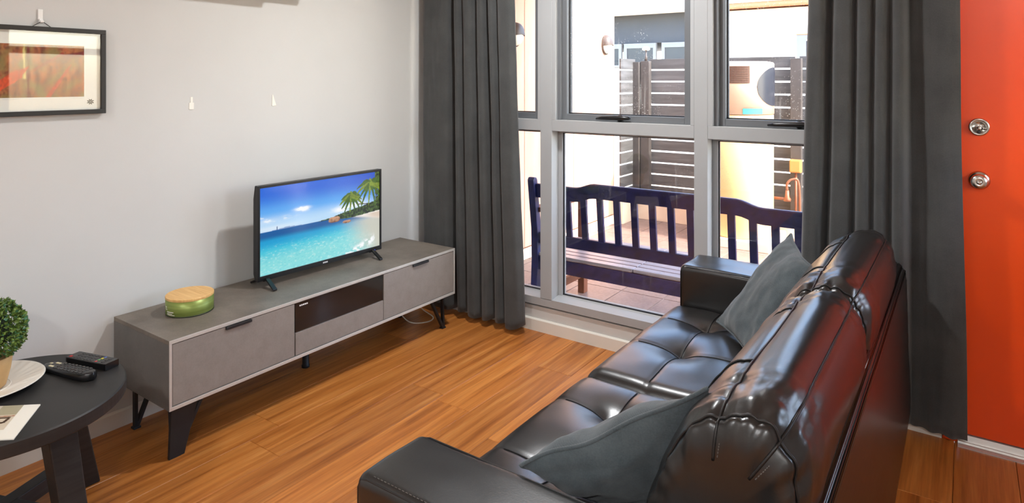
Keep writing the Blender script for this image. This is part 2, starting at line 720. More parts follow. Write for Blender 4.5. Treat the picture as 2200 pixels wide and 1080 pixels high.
# window wall: opening x .16-2.66, door opening x 2.74-3.66
WX0, WX1, WZ0, WZ1 = 0.16, 2.64, 0.135, 2.2
DX0, DX1, DZ1 = 2.735, 3.665, 2.12
wallw = merge(box((-0.1, 0.0, -0.12), (WX0, 0.12, CEIL)),
              box((WX0, 0.0, -0.12), (WX1, 0.12, WZ0)),
              box((WX0, 0.0, WZ1), (WX1, 0.12, CEIL)),
              box((WX1, 0.0, -0.12), (DX0, 0.12, CEIL)),
              box((DX0, 0.0, DZ1), (DX1, 0.12, CEIL)),
              box((DX1, 0.0, -0.12), (RX, 0.12, CEIL)))
struct(obj('wall_window', wallw, M['wall']))


def bbprof(h, t):
    return [(0, 0.0), (-t, 0.0), (-t, h - 0.006), (-t * 0.5, h), (0, h)]


struct(obj('baseboard_left', prism([(-q[0], q[1]) for q in bbprof(0.068, 0.014)], 1, RY, -0.013), M['trim']))
struct(obj('baseboard_window', prism(bbprof(0.068, 0.014), 0, 0.0, DX0 - 0.002), M['trim']))

# ------------------------------------------------------------------ windows
FY0, FY1 = -0.012, 0.11
wf = group_obj('window_1', (1.4, 0, WZ0))
wf['label'] = 'grey aluminium window wall of fixed lower panes and dark upper sashes'


def wpart(name, g, m, parent=wf, sm=False):
    return obj(name, g, m, parent, sm)


TZ0, TZ1 = 1.122, 1.184
wpart('sill_rail', prism([(FY0, 0.148), (FY1, 0.148), (FY1, 0.205), (0.066, 0.205), (0.060, 0.200), (FY0, 0.190)], 0, WX0, WX1), M['alu'])
wpart('head_rail', box((WX0, FY0, WZ1 - 0.05), (WX1, FY1, WZ1), 0.002), M['alu'])
for x0, x1 in ((WX0, WX0 + 0.05), (0.868, 0.942), (1.742, 1.808), (WX1 - 0.05, WX1)):
    wpart('mullion', box((x0, FY0, 0.186), (x1, FY1, WZ1 - 0.05), 0.002), M['alu'])
cols = [(WX0 + 0.05, 0.868), (0.942, 1.742), (1.808, WX1 - 0.05)]
for i, (a, b) in enumerate(cols):
    wpart('transom', box((a, FY0 + 0.001, TZ0), (b, FY1, TZ1), 0.002), M['alu'])
    # lower fixed pane: bead frame and glass
    bd = 0.026
    if i:
        wpart('glazing_bead', box((a, 0.06, 0.2), (a + bd, 0.1, TZ0), 0.001), M['alu'])
    wpart('glazing_bead', box((a, 0.055, TZ0 - 0.012), (b, 0.1, TZ0), 0.001), M['alu'])
    a2 = a + (bd if i else 0)
    gk = merge(box((a2, 0.068, 0.202), (a2 + 0.006, 0.078, TZ0 - 0.012)), box((b - 0.006, 0.068, 0.202), (b, 0.078, TZ0 - 0.012)),
               box((a2, 0.066, 0.203), (b, 0.078, 0.210)), box((a2, 0.068, TZ0 - 0.016), (b, 0.078, TZ0 - 0.010)))
    wpart('gasket', gk, M['gasket'])
    wpart('window_pane', box((a2 + 0.004, 0.071, 0.205), (b - 0.004, 0.075, TZ0 - 0.013)), M['glass'])
    # upper: light sub-frame then dark sash
    z0, z1 = TZ1, WZ1 - 0.05
    sx0 = a + (0.024 if i else 0.0)
    sx1 = b - 0.018
    if i:
        wpart('sub_frame', box((a, FY0 + 0.0005, z0), (sx0, FY1, z1), 0.001), M['alu'])
    wpart('sub_frame', box((sx1, FY0 + 0.0005, z0), (b, FY1, z1), 0.001), M['alu'])
    sw = 0.046
    s = obj('sash', merge(box((sx0, 0.034, z0), (sx0 + sw, 0.1, z1), 0.002), box((sx1 - sw, 0.034, z0), (sx1, 0.1, z1), 0.002),
                          box((sx0 + sw, 0.0345, z0), (sx1 - sw, 0.1, z0 + 0.034), 0.002), box((sx0 + sw, 0.0345, z1 - 0.04), (sx1 - sw, 0.1, z1), 0.002),
                          box((sx0, 0.010, z0), (sx0 + 0.02, 0.034, z1), 0.001)), M['sash'], wf)
    ax0, ax1 = sx0 + sw, sx1 - sw
    obj('gasket', merge(box((ax0, 0.060, z0 + 0.034), (ax0 + 0.005, 0.074, z1 - 0.04)), box((ax0, 0.060, z0 + 0.034), (ax1, 0.074, z0 + 0.039)),
                        box((ax1 - 0.005, 0.060, z0 + 0.034), (ax1, 0.074, z1 - 0.04))), M['gasket'], s)
    obj('window_pane', box((ax0, 0.066, z0 + 0.034), (ax1, 0.070, z1 - 0.04)), M['dirtyglass'] if i else M['glass'], s)
    if i:
        hx = {1: 1.305, 2: 2.175}[i]
        wd = obj('winder_handle', lathe([(0.0, -0.004), (0.016, -0.004), (0.018, 0.006), (0.014, 0.012), (0.0, 0.014)], (hx + 0.03, 0.034, z0 + 0.02), 20, 'y', -1), M['blackplastic'], s, True)
        arm = tube([(hx - 0.10, 0.012, z0 + 0.014), (hx - 0.07, 0.008, z0 + 0.018), (hx - 0.01, 0.006, z0 + 0.020), (hx + 0.05, 0.008, z0 + 0.022), (hx + 0.085, 0.012, z0 + 0.022), (hx + 0.095, 0.014, z0 + 0.021)],
                   [0.005, 0.009, 0.0105, 0.013, 0.010, 0.004], 10)
        obj('winder_arm', arm, M['blackplastic'], s, True)
for xx, sg in ((0.942, 1), (0.868, -1), (1.808, 1), (1.742, -1)):
    pass

# ------------------------------------------------------------------ door
dj = struct(obj('trim_1', merge(box((DX0, -0.012, 0.0), (DX0 + 0.05, 0.1, DZ1), 0.003), box((DX1 - 0.05, -0.012, 0.0), (DX1, 0.1, DZ1), 0.003),
                                box((DX0 + 0.05, -0.012, DZ1 - 0.05), (DX1 - 0.05, 0.1, DZ1), 0.003)), M['door']))
dj['label'] = 'red painted door jamb beside the charcoal curtain'
dr = group_obj('door_1', (3.2, 0, 0))
dr['label'] = 'glossy orange red front door with round lock and knob'
obj('door_leaf', box((DX0 + 0.053, 0.004, 0.034), (DX1 - 0.053, 0.044, DZ1 - 0.053), 0.002), M['door'], dr)
for zz in (1.222, 1.018):
    obj('strike_plate', box((DX0 + 0.046, -0.0135, zz - 0.03), (DX0 + 0.052, 0.004, zz + 0.03), 0.001), M['mattblack'], dr)
dl = obj('deadlock', lathe([(0.0, 0), (0.034, 0), (0.034, 0.006), (0.031, 0.010), (0.026, 0.010), (0.024, 0.006), (0.0, 0.004)], (2.852, 0.004, 1.222), 40, 'y', -1), M['chrome'], dr, True)
obj('lock_cylinder', lathe([(0, 0), (0.009, 0), (0.009, 0.006), (0.006, 0.012), (0, 0.013)], (2.852, -0.001, 1.219), 20, 'y', -1), M['chrome'], dl, True)
for dx in (-0.013, 0.013):
    obj('screw', lathe([(0, 0), (0.0045, 0), (0.0045, 0.004), (0, 0.006)], (2.852 + dx, -0.001, 1.219), 14, 'y', -1), M['chrome'], dl, True)
obj('keyhole', box((2.848, -0.006, 1.198), (2.856, -0.001, 1.209), 0.001), M['mattblack'], dl)
kb = obj('door_knob', lathe([(0, 0), (0.034, 0), (0.035, 0.004), (0.030, 0.010), (0.016, 0.014), (0.012, 0.022), (0.014, 0.030), (0.024, 0.036), (0.029, 0.046), (0.028, 0.056), (0.021, 0.064), (0.010, 0.066), (0.008, 0.064), (0, 0.064)], (2.852, 0.004, 1.018), 40, 'y', -1), M['chrome'], dr, True)
obj('knob_button', lathe([(0, 0), (0.0075, 0), (0.0075, 0.006), (0.005, 0.008), (0, 0.008)], (2.852, -0.059, 1.018), 20, 'y', -1), M['chrome'], kb, True)
th = struct(obj('trim_2', prism([(-0.05, 0.0), (-0.05, 0.004), (-0.042, 0.007), (-0.030, 0.007), (-0.026, 0.013), (-0.022, 0.010), (-0.014, 0.010), (-0.010, 0.016), (0.0, 0.030), (0.05, 0.032), (0.05, 0.0)], 0, DX0 + 0.05, DX1 - 0.05), M['threshold']))
th['label'] = 'silver aluminium threshold strip under the red door'
for sx in (2.99, 3.35):
    obj('screw', lathe([(0, 0), (0.004, 0), (0.003, 0.002), (0, 0.002)], (sx, -0.018, 0.0095), 12), M['mattblack'], th)

# ceiling lamps: oyster lights, one over the sitting area, two added unseen for fill


def oyster(x, y, power, label, size=0.26):
    t = thing('ceiling_light', (x, y, CEIL), label, 'ceiling light', 'round ceiling lights of the room')
    obj('base_plate', lathe([(0, -0.012), (0.17, -0.012), (0.17, 0.0), (0, 0.0)], (x, y, CEIL), 40), M['whiteplastic'], t, True)
    g = NT('oyster_diffuser')
    g.set(Roughness=0.4)
    g.base((0.9, 0.88, 0.82, 1))
    g.b.inputs['Emission Color'].default_value = (1, 0.92, 0.8, 1)
    g.b.inputs['Emission Strength'].default_value = 2.0
    obj('diffuser', lathe([(0, -0.06), (0.07, -0.057), (0.12, -0.045), (0.15, -0.025), (0.16, -0.012), (0, -0.012)], (x, y, CEIL), 40), g.m, t, True)
    la = bpy.data.lights.new('lamp_light', 'AREA')
    la.shape = 'DISK'
    la.size = size
    la.energy = power
    la.color = (0.97, 0.985, 1.0)
    lo = bpy.data.objects.new('lamp_light', la)
    COL.objects.link(lo)
    lo.parent = t
    lo.location = (0, 0, -0.068)


oyster(1.37, -0.80, 34, 'round white ceiling light over the floor between cabinet and sofa', 0.13)
oyster(3.3, -4.2, 52, 'added round fill light behind the sofa near the back wall')  # unseen fill lamp, added to brighten the door from behind the camera
oyster(1.2, -3.9, 31, 'added round fill light above the side table end of the room')  # another unseen lamp added as fill for this end

# split air conditioner high on the wall (its shadow shows on the wall)
ac = thing('air_conditioner', (0.0, -1.35, 1.86), 'white wall air conditioner above the television cabinet', 'air conditioner')
obj('body', prism([(0.002, 1.852), (0.19, 1.845), (0.205, 1.87), (0.21, 2.10), (0.18, 2.15), (0.002, 2.15)], 1, -1.80, -1.12, 0.01), M['ac'], ac)
obj('end_cover', prism([(0.002, 1.875), (0.185, 1.868), (0.20, 1.89), (0.205, 2.10), (0.18, 2.145), (0.002, 2.145)], 1, -1.12, -0.94, 0.01), M['ac'], ac)
obj('louvre', box((0.06, -1.75, 1.838), (0.15, -1.17, 1.844), 0.002), M['whiteplastic'], ac)

# ================================================================== TV CABINET
CX0, CX1, CY0, CY1, CZ0, CZ1 = 0.020, 0.451, -1.851, -0.252, 0.200, 0.456
cab = thing('tv_cabinet', (0.235, -1.05, 0), 'long low taupe television cabinet on black angled legs along the wall', 'tv cabinet')
TT = 0.016
obj('top_panel', box((CX0, CY0, CZ1 - TT), (CX1 - 0.003, CY1, CZ1), 0.001), M['cab_top'], cab)
obj('bottom_panel', box((CX0, CY0, CZ0), (CX1 - 0.003, CY1, CZ0 + TT), 0.001), M['cab_side'], cab)
for y0, y1 in ((CY0, CY0 + TT), (CY1 - TT, CY1)):
    obj('side_panel', box((CX0, y0, CZ0 + TT), (CX1 - 0.003, y1, CZ1 - TT)), M['cab_side'], cab)
obj('back_panel', box((CX0, CY0 + TT, CZ0 + TT), (CX0 + 0.006, CY1 - TT, CZ1 - TT)), M['cab_side'], cab)
e = 0.003
for nm, g in (('edge_band', box((CX1 - e, CY0, CZ1 - 0.013), (CX1, CY1, CZ1), 0.0008)), ('edge_band', box((CX1 - e, CY0, CZ0), (CX1, CY1, CZ0 + 0.013), 0.0008)),
              ('edge_band', box((CX1 - e, CY0, CZ0 + 0.013), (CX1, CY0 + 0.010, CZ1 - 0.013), 0.0008)), ('edge_band', box((CX1 - e, CY1 - 0.010, CZ0 + 0.013), (CX1, CY1, CZ1 - 0.013), 0.0008))):
    obj(nm, g, M['silver'], cab)
ND0, ND1 = -1.312, -0.797
FZ0, FZ1 = CZ0 + 0.0165, CZ1 - 0.0165
for y0, y1 in ((CY0 + 0.0125, ND0 - 0.004), (ND1 + 0.002, CY1 - 0.0125)):
    d = obj('flap_door', box((CX1 - 0.020, y0, FZ0), (CX1 - 0.002, y1, FZ1), 0.001), M['cab_front'], cab)
    hy = {True: (-1.633, -1.523), False: (-0.592, -0.474)}[y0 < -1.5]
    obj('edge_handle', box((CX1 - 0.004, hy[0], FZ1 - 0.0105), (CX1 + 0.007, hy[1], FZ1 + 0.0005), 0.001), M['mattblack'], d)
for y0 in (ND0 - 0.004, ND1 - 0.014):
    obj('divider', box((CX0 + 0.006, y0, CZ0 + TT), (CX1 - 0.021, y0 + 0.016, CZ1 - TT)), M['cab_side'], cab)
NZ = 0.312
obj('drawer_front', box((CX1 - 0.020, ND0 + 0.002, FZ0), (CX1 - 0.002, ND1 - 0.001, NZ), 0.001), M['cab_front'], cab)
gf = obj('glass_flap', box((CX1 - 0.014, ND0 + 0.002, NZ + 0.002), (CX1 - 0.006, ND1 - 0.001, FZ1), 0.0005), M['cab_glass'], cab)
for k in range(5):
    obj('printed_mark', box((CX1 - 0.006, -1.288 + k * 0.009, 0.4215), (CX1 - 0.0054, -1.281 + k * 0.009, 0.4275)), M['logo'], gf)


def hairpin(x0, x1, y, name):
    # V shaped hairpin leg lying in an x-direction plane: wide plate on top, meets at foot
    pass


def flat_bar(a, b, w, t, wdir):
    a, b, wdir = Vector(a), Vector(b), Vector(wdir).normalized()
    d = (b - a).normalized()
    s = d.cross(wdir).normalized()
    q = lambda p: [p + wdir * w / 2 + s * t / 2, p - wdir * w / 2 + s * t / 2, p - wdir * w / 2 - s * t / 2, p + wdir * w / 2 - s * t / 2]
    return hexa([tuple(p) for p in q(a)], [tuple(p) for p in q(b)], 0.001, 1)


# V legs: two flat bars meeting at the foot; front ones have their wide faces forward
for (tx, ty0, ty1, fx, fy, wide) in ((0.40, -1.835, -1.685, 0.385, -1.800, 0.042), (0.40, -0.425, -0.285, 0.385, -0.283, 0.020),
                                     (0.075, -1.815, -1.69, 0.070, -1.792, 0.022), (0.075, -0.42, -0.28, 0.065, -0.300, 0.022)):
    near = ty0 < -1.0
    g = merge(flat_bar((tx, ty0 + 0.02, CZ0), (fx, fy, 0.006), wide, 0.012, (1, 0, 0)),
              flat_bar((tx, ty1 - 0.02, CZ0), (fx, fy + 0.004, 0.006), wide, 0.012, (1, 0, 0)),
              box((tx - wide / 2 - 0.004, ty0, CZ0 - 0.004), (tx + wide / 2 + 0.004, ty1, CZ0), 0.0005),
              box((fx - wide / 2 - 0.002, fy - 0.012, 0.0), (fx + wide / 2 + 0.002, fy + 0.016, 0.008), 0.001))
    lg = obj('leg', g, M['legmetal'], cab)
    if near and tx > 0.3:
        gw = hexa([(fx + 0.023, fy - 0.03, 0.0), (fx + 0.023, fy + 0.028, 0.0), (fx + 0.010, fy + 0.028, 0.0), (fx + 0.010, fy - 0.03, 0.0)],
                  [(tx + 0.026, ty0 + 0.004, CZ0), (tx + 0.026, ty0 + 0.105, CZ0), (tx + 0.012, ty0 + 0.105, CZ0), (tx + 0.012, ty0 + 0.004, CZ0)], 0.002)
        obj('leg_face', gw, M['legmetal'], lg)
obj('centre_leg', lathe([(0, 0), (0.019, 0), (0.019, 0.012), (0.016, 0.014), (0.016, CZ0), (0, CZ0)], (0.165, -1.043, 0), 20), M['legmetal'], cab, True)

# loose white cables under the cabinet
cb = curve_pts([(0.10, -0.42, 0.19), (0.14, -0.40, 0.10), (0.20, -0.36, 0.02), (0.26, -0.28, 0.006), (0.24, -0.20, 0.006), (0.15, -0.19, 0.03), (0.08, -0.26, 0.12), (0.10, -0.32, 0.19)], 60)
tag(obj('white_cable', tube(cb, 0.0035, 6), M['cable'], None, True), 'looped white cable drooping under the curtain end of the cabinet', 'cable')
cb = curve_pts([(0.30, -1.06, 0.197), (0.32, -1.05, 0.172), (0.33, -0.99, 0.160), (0.32, -0.94, 0.174), (0.30, -0.93, 0.197)], 40)
tag(obj('white_cable', tube(cb, 0.003, 6), M['cable'], None, True), 'short white cable loop hanging below the drawer in mid cabinet', 'cable')

# ================================================================== TELEVISION
tva = math.atan2(0.024, 0.72)
TVM = Matrix.Translation((0.196, -0.958, 0)) @ Matrix.Rotation(-tva, 4, 'Z')
tv = thing('television', (0.196, -0.958, CZ1), 'flat screen television showing a tropical beach, on the grey cabinet', 'television')


def tvp(name, g, m, parent=tv, sm=False, cols=None):
    return obj(name, xform(g, TVM), m, parent, sm, cols)


HW, TZB, TZT = 0.366, 0.489, 0.922
tvp('back_shell', prism([(-0.030, TZB + 0.03), (-0.018, TZB), (0.004, TZB), (0.004, TZT), (-0.018, TZT), (-0.030, TZT - 0.06)], 1, -HW + 0.002, HW - 0.002, 0.003), M['mattblack'])
bz = 0.0115
tvp('bezel', merge(box((0.0, -HW, TZB), (0.012, -HW + bz, TZT), 0.001), box((0.0, HW - bz, TZB), (0.012, HW, TZT), 0.001),
                   box((0.0, -HW + bz, TZT - bz), (0.012, HW - bz, TZT), 0.001), box((0.0, -HW + bz, TZB), (0.012, HW - bz, TZB + 0.022), 0.001)), M['blackplastic'])


def beach(nu, nv):
    u, v = np.meshgrid(np.linspace(0, 1, nu + 1), np.linspace(0, 1, nv + 1))
    def L(*c):
        return np.array(srgb(*c)[:3])
    def mixc(c, col, a):
        return c * (1 - a[..., None]) + col * a[..., None]
    sm = lambda a, b, x: np.clip((x - a) / (b - a), 0, 1) ** 2 * (3 - 2 * np.clip((x - a) / (b - a), 0, 1))
    rs = np.random.default_rng(3)
    def noise2(nx, ny, seed):
        r = np.random.default_rng(seed).random((ny + 2, nx + 2))
        X, Y = u * nx, v * ny
        xi, yi = X.astype(int), Y.astype(int)
        fx, fy = X - xi, Y - yi
        fx, fy = fx * fx * (3 - 2 * fx), fy * fy * (3 - 2 * fy)
        return (r[yi, xi] * (1 - fx) + r[yi, xi + 1] * fx) * (1 - fy) + (r[yi + 1, xi] * (1 - fx) + r[yi + 1, xi + 1] * fx) * fy
    fbm = lambda nx, ny, s: 0.5 * noise2(nx, ny, s) + 0.3 * noise2(nx * 2, ny * 2, s + 1) + 0.2 * noise2(nx * 4, ny * 4, s + 2)
    t = sm(0.48, 1.0, v)
    c = mixc(np.broadcast_to(L(190, 224, 252), u.shape + (3,)).copy(), L(98, 174, 246), sm(0.0, 0.45, t))
    c = mixc(c, L(36, 104, 220), sm(0.35, 1.0, t))
    c = mixc(c, L(20, 66, 190), sm(0.6, 1.0, u) * t * 0.6)
    # clouds
    cl = sm(0.45, 0.7, fbm(14, 26, 11))
    def blob(cx, cy, rx, ry):
        return np.exp(-((u - cx) / rx) ** 2 - ((v - cy) / ry) ** 2)
    W = np.clip(blob(0.315, 0.685, 0.05, 0.028) * 1.6 * (0.5 + cl) + blob(0.05, 0.61, 0.09, 0.03) * (0.3 + cl) + blob(0.02, 0.67, 0.04, 0.02) * cl
                + blob(0.2, 0.62, 0.06, 0.02) * cl * 0.8 + blob(0.66, 0.585, 0.09, 0.04) * (0.4 + cl) + blob(0.8, 0.64, 0.08, 0.05) * (0.5 + cl) + blob(0.1, 0.52, 0.2, 0.03) * 0.5, 0, 1)
    c = mixc(c, L(246, 250, 255), W)
    # far hills on the horizon
    hill = 0.493 + 0.014 * np.exp(-((u - 0.2) / 0.07) ** 2)
    c = mixc(c, L(110, 140, 190), ((v < hill) & (u < 0.34)).astype(float) * 0.8)
    # sea
    w = sm(0.0, 1.0, (0.49 - v) / 0.49)
    sea = np.broadcast_to(L(22, 92, 160), u.shape + (3,)).copy()
    sea = mixc(sea, L(30, 160, 214), sm(0.02, 0.14, w))
    sea = mixc(sea, L(70, 200, 224), sm(0.15, 0.5, w + 0.15 * u))
    sea = mixc(sea, L(140, 224, 226), sm(0.35, 0.95, w + 0.25 * u))
    rip = fbm(60, 80, 21)
    sea = mixc(sea, L(214, 244, 240), sm(0.55, 0.85, rip) * sm(0.1, 0.6, w) * 0.6)
    sea = mixc(sea, L(30, 170, 200), sm(0.6, 0.9, 1 - rip) * sm(0.1, 0.6, w) * 0.35)
    wet = sm(0.0, 0.34, (u - 0.60) - (0.30 - v) * 0.30 + 0.05 * (fbm(20, 30, 31) - 0.5))
    sea = mixc(sea, L(208, 206, 192), wet * sm(0.47, 0.37, v) * 0.97)
    sand = sm(-0.01, 0.03, v - (0.465 - (u - 0.70) * 0.34)) * sm(0.64, 0.76, u)
    sea = mixc(sea, L(240, 232, 222), sand)
    sand2 = sm(-0.02, 0.05, v - (0.42 - (u - 0.84) * 0.35)) * sm(0.84, 0.95, u) * (v < 0.46)
    sea = mixc(sea, L(216, 192, 168), sand2 * 0.7)
    fo = np.clip(sm(0.45, 0.65, fbm(30, 26, 41)) * np.exp(-((v - (-0.03 + (u - 0.68) * 0.55)) / 0.05) ** 2) * sm(0.52, 0.7, u) * sm(1.0, 0.9, u) * 1.4, 0, 1)
    sea = mixc(sea, L(248, 252, 252), fo)
    c = np.where((v < 0.49)[..., None], sea, c)
    # headland and foliage
    hd = 0.488 + 0.085 * sm(0.42, 0.85, u) + 0.05 * sm(0.80, 1.0, u) + 0.012 * (fbm(50, 4, 51) - 0.5)
    lower = 0.488 - 0.03 * sm(0.5, 0.7, u) + 0.02 * sm(0.74, 1.0, u)
    mk = ((v < hd) & (v > lower) & (u > 0.43)).astype(float)
    gr = fbm(70, 50, 61)
    green = mixc(np.broadcast_to(L(34, 44, 26), u.shape + (3,)).copy(), L(84, 110, 50), sm(0.35, 0.75, gr))
    c = c * (1 - mk[..., None]) + green * mk[..., None]
    # rocks
    for cx, cy, rx, ry in ((0.583, 0.468, 0.05, 0.042), (0.692, 0.413, 0.036, 0.020)):
        m = (((u - cx) / rx) ** 4 + (np.where(v > cy, (v - cy) / ry, (cy - v) / (ry * 0.7))) ** 2 < 1).astype(float)
        rc = mixc(np.broadcast_to(L(110, 70, 50), u.shape + (3,)).copy(), L(206, 158, 124), sm(0.25, 0.75, 0.55 * gr + 0.5 * (v - cy + ry) / (2 * ry)))
        c = c * (1 - m[..., None]) + rc * m[..., None]
    # trunk and palms
    tr = np.abs(v - (0.615 - 0.02 * np.sin((u - 0.77) * 10))) < 0.006
    c = np.where((tr & (u > 0.78) & (u < 0.9))[..., None], L(70, 48, 34), c)
    c = np.where(((u > 0.955) & (v > 0.5) & (gr > 0.40 - 0.25 * (u - 0.955) / 0.045))[..., None], green * 1.2, c)
    for cx, cy, rad in ((0.735, 0.73, 0.185), (0.915, 0.85, 0.25)):
        for k in range(13):
            a = 2 * PI * k / 13 + 0.2
            ln = rad * (0.85 + 0.25 * rs.random())
            s = np.linspace(0, 1, 26)
            px_ = cx + np.cos(a) * ln * 0.60 * s
            py_ = cy + np.sin(a) * ln * 0.75 * s - 0.55 * ln * s ** 2
            for q in range(26):
                wd = 0.018 * (1 - s[q]) ** 0.6 + 0.003
                m = ((u - px_[q]) / (wd * 0.62)) ** 2 + ((v - py_[q]) / (wd * 1.5)) ** 2 < 1
                lf = L(70, 106, 28) if (k % 3) else L(126, 150, 44)
                c = np.where(m[..., None], lf * (0.45 + 0.9 * gr[..., None]), c)
    # sailing boat
    c = np.where(((np.abs(u - 0.125) < 0.003) & (v > 0.49) & (v < 0.53))[..., None], L(90, 110, 150), c)
    a = np.ones(u.shape + (1,))
    return np.concatenate([np.clip(c, 0, 1), a], -1).reshape(-1, 4)


NU, NV = 300, 170
sg = grid(lambda a, b: (0.0075, -HW + bz + a * (2 * HW - 2 * bz), TZB + 0.022 + b * (TZT - bz - TZB - 0.022)), NU, NV)
tvp('screen', sg, M['screen'], tv, False, beach(NU, NV))
for k in range(4):
    tvp('logo', box((0.0122, -0.014 + k * 0.0074, TZB + 0.007), (0.0128, -0.0085 + k * 0.0074, TZB + 0.014)), M['logo'])
tvp('power_light', lathe([(0, 0), (0.004, 0), (0.004, 0.002), (0, 0.002)], (0.0115, HW - 0.05, TZB + 0.004), 12, 'x', 1), M['led'])
for yy in (-0.318, 0.305):
    ft = merge(flat_bar((0.0, yy, TZB + 0.012), (0.092, yy - 0.012, CZ1 + 0.005), 0.020, 0.008, (0, 1, 0)),
               flat_bar((-0.006, yy, TZB + 0.012), (-0.100, yy - 0.005, CZ1 + 0.005), 0.026, 0.009, (0, 1, 0)),
               box((-0.012, yy - 0.016, TZB - 0.006), (0.006, yy + 0.016, TZB + 0.01), 0.002))
    tvp('stand_foot', ft, M['blackplastic'])

# ================================================================== CANDLE TIN
tc_ = (0.20, -1.639, CZ1)
tin = thing('candle_tin', tc_, 'round green tin with a bamboo lid on the cabinet', 'candle tin')
obj('tin_body', lathe([(0, 0), (0.086, 0), (0.0895, 0.004), (0.090, 0.062), (0, 0.062)], tc_, 64), M['green_tin'], tin, True)
obj('base_rim', lathe([(0.0, -0.0), (0.0885, 0.0), (0.0908, 0.002), (0.0908, 0.005), (0, 0.005)], tc_, 64), M['tin_dark'], tin, True)
obj('lid', lathe([(0, 0.062), (0.0895, 0.062), (0.0905, 0.064), (0.0905, 0.071), (0.089, 0.073), (0, 0.073)], tc_, 64), M['bamboo'], tin, False)


def tin_patch(a0, a1, z0, z1, r=0.0903):
    n = 6
    V = [(tc_[0] + r * math.cos(a0 + (a1 - a0) * i / n), tc_[1] + r * math.sin(a0 + (a1 - a0) * i / n), tc_[2] + z) for z in (z0, z1) for i in range(n + 1)]
    return V, [(i, i + 1, n + 2 + i, n + 1 + i) for i in range(n)]


a_view = math.atan2(-3.058 + 1.639, 2.812 - 0.20)
for (da, wdt, z, hh) in ((-0.92, 0.42, 0.0195, 0.003), (-0.95, 0.34, 0.0135, 0.002), (-0.88, 0.46, 0.009, 0.002), (-1.22, 0.10, 0.034, 0.006), (-1.2, 0.16, 0.028, 0.0025)):
    obj('printed_line', tin_patch(a_view + da - wdt / 2, a_view + da + wdt / 2, z, z + hh), M['paper'], tin)

# ================================================================== PICTURE ON THE WALL
PY1, PY0, PZ0, PZ1 = -1.882, -2.70, 1.271, 1.599
pic = thing('framed_print', (0, (PY0 + PY1) / 2, PZ0), 'black framed print of red branches hung on a cord from a hook', 'picture')
FWd = 0.017
obj('frame', merge(box((0.004, PY0, PZ1 - FWd), (0.026, PY1, PZ1), 0.001), box((0.004, PY0, PZ0), (0.026, PY1, PZ0 + FWd), 0.001),
                   box((0.004, PY0, PZ0 + FWd), (0.026, PY0 + FWd, PZ1 - FWd), 0.001), box((0.004, PY1 - FWd, PZ0 + FWd), (0.026, PY1, PZ1 - FWd), 0.001)), M['frameblack'], pic)
obj('mat_board', box((0.006, PY0 + 0.01, PZ0 + 0.01), (0.012, PY1 - 0.01, PZ1 - 0.01)), M['paper'], pic)
AY0, AY1, AZ0, AZ1 = PY0 + 0.073, -1.955, 1.338, 1.533


def art(nu, nv):
    u, v = np.meshgrid(np.linspace(0, 1, nu + 1), np.linspace(0, 1, nv + 1))
    y = AY0 + u * (AY1 - AY0)
    z = AZ0 + v * (AZ1 - AZ0)
    def L(*c):
        return np.array(srgb(*c)[:3])
    n1 = np.zeros_like(u)
    n2 = np.zeros_like(u)
    n3 = np.zeros_like(u)
    for j in range(u.shape[0]):
        for i in range(u.shape[1]):
            n1[j, i] = nz(y[j, i] * 60, z[j, i] * 22, 1)
            n2[j, i] = nz(y[j, i] * 25, z[j, i] * 25, 5)
            n3[j, i] = nz(y[j, i] * 160, z[j, i] * 90, 9)
    t = np.clip(0.5 + n1 * 0.9 + n3 * 0.7, 0, 1)[..., None]
    c = L(116, 56, 26) * (1 - t) + L(190, 104, 54) * t
    g = np.clip(n2 * 1.6 + 0.25 + n3 * 0.5, 0, 1)[..., None] * 0.75
    c = c * (1 - g) + L(132, 122, 62) * g
    def stroke(c, y0, z0, y1, z1, w0, w1, col, wob=0.004):
        dy, dz = y1 - y0, z1 - z0
        s = np.clip(((y - y0) * dy + (z - z0) * dz) / (dy * dy + dz * dz), 0, 1)
        d = np.hypot(y - (y0 + s * dy), z - (z0 + s * dz)) + n2 * wob
        m = np.clip((w0 + (w1 - w0) * s - d) / 0.0015, 0, 1)[..., None]
        cc = col * (0.8 + 0.5 * np.clip(0.5 + n3, 0, 1)[..., None])
        return c * (1 - m) + cc * m
    c = stroke(c, -2.150, 1.41, -2.150, 1.54, 0.006, 0.004, L(206, 186, 110))
    c = stroke(c, -2.137, 1.33, -2.137, 1.54, 0.005, 0.006, L(118, 38, 20))
    c = stroke(c, -2.30, 1.33, -2.17, 1.42, 0.020, 0.016, L(206, 74, 26))
    c = stroke(c, -2.17, 1.42, -2.135, 1.452, 0.012, 0.005, L(190, 62, 24))
    c = stroke(c, -2.08, 1.33, -2.0, 1.46, 0.009, 0.004, L(188, 70, 40))
    c = stroke(c, -2.12, 1.44, -2.03, 1.50, 0.004, 0.007, L(150, 50, 26))
    c = stroke(c, -2.02, 1.49, -1.95, 1.505, 0.008, 0.010, L(120, 34, 24))
    c = stroke(c, -2.40, 1.34, -2.43, 1.54, 0.012, 0.008, L(150, 60, 28))
    c = stroke(c, -2.55, 1.34, -2.45, 1.46, 0.008, 0.006, L(196, 80, 32))
    return np.concatenate([np.clip(c, 0, 1), np.ones(u.shape + (1,))], -1).reshape(-1, 4)


obj('art_print', grid(lambda a, b: (0.0124, AY0 + a * (AY1 - AY0), AZ0 + b * (AZ1 - AZ0)), 200, 64), M['artprint'], pic, False, art(200, 64))
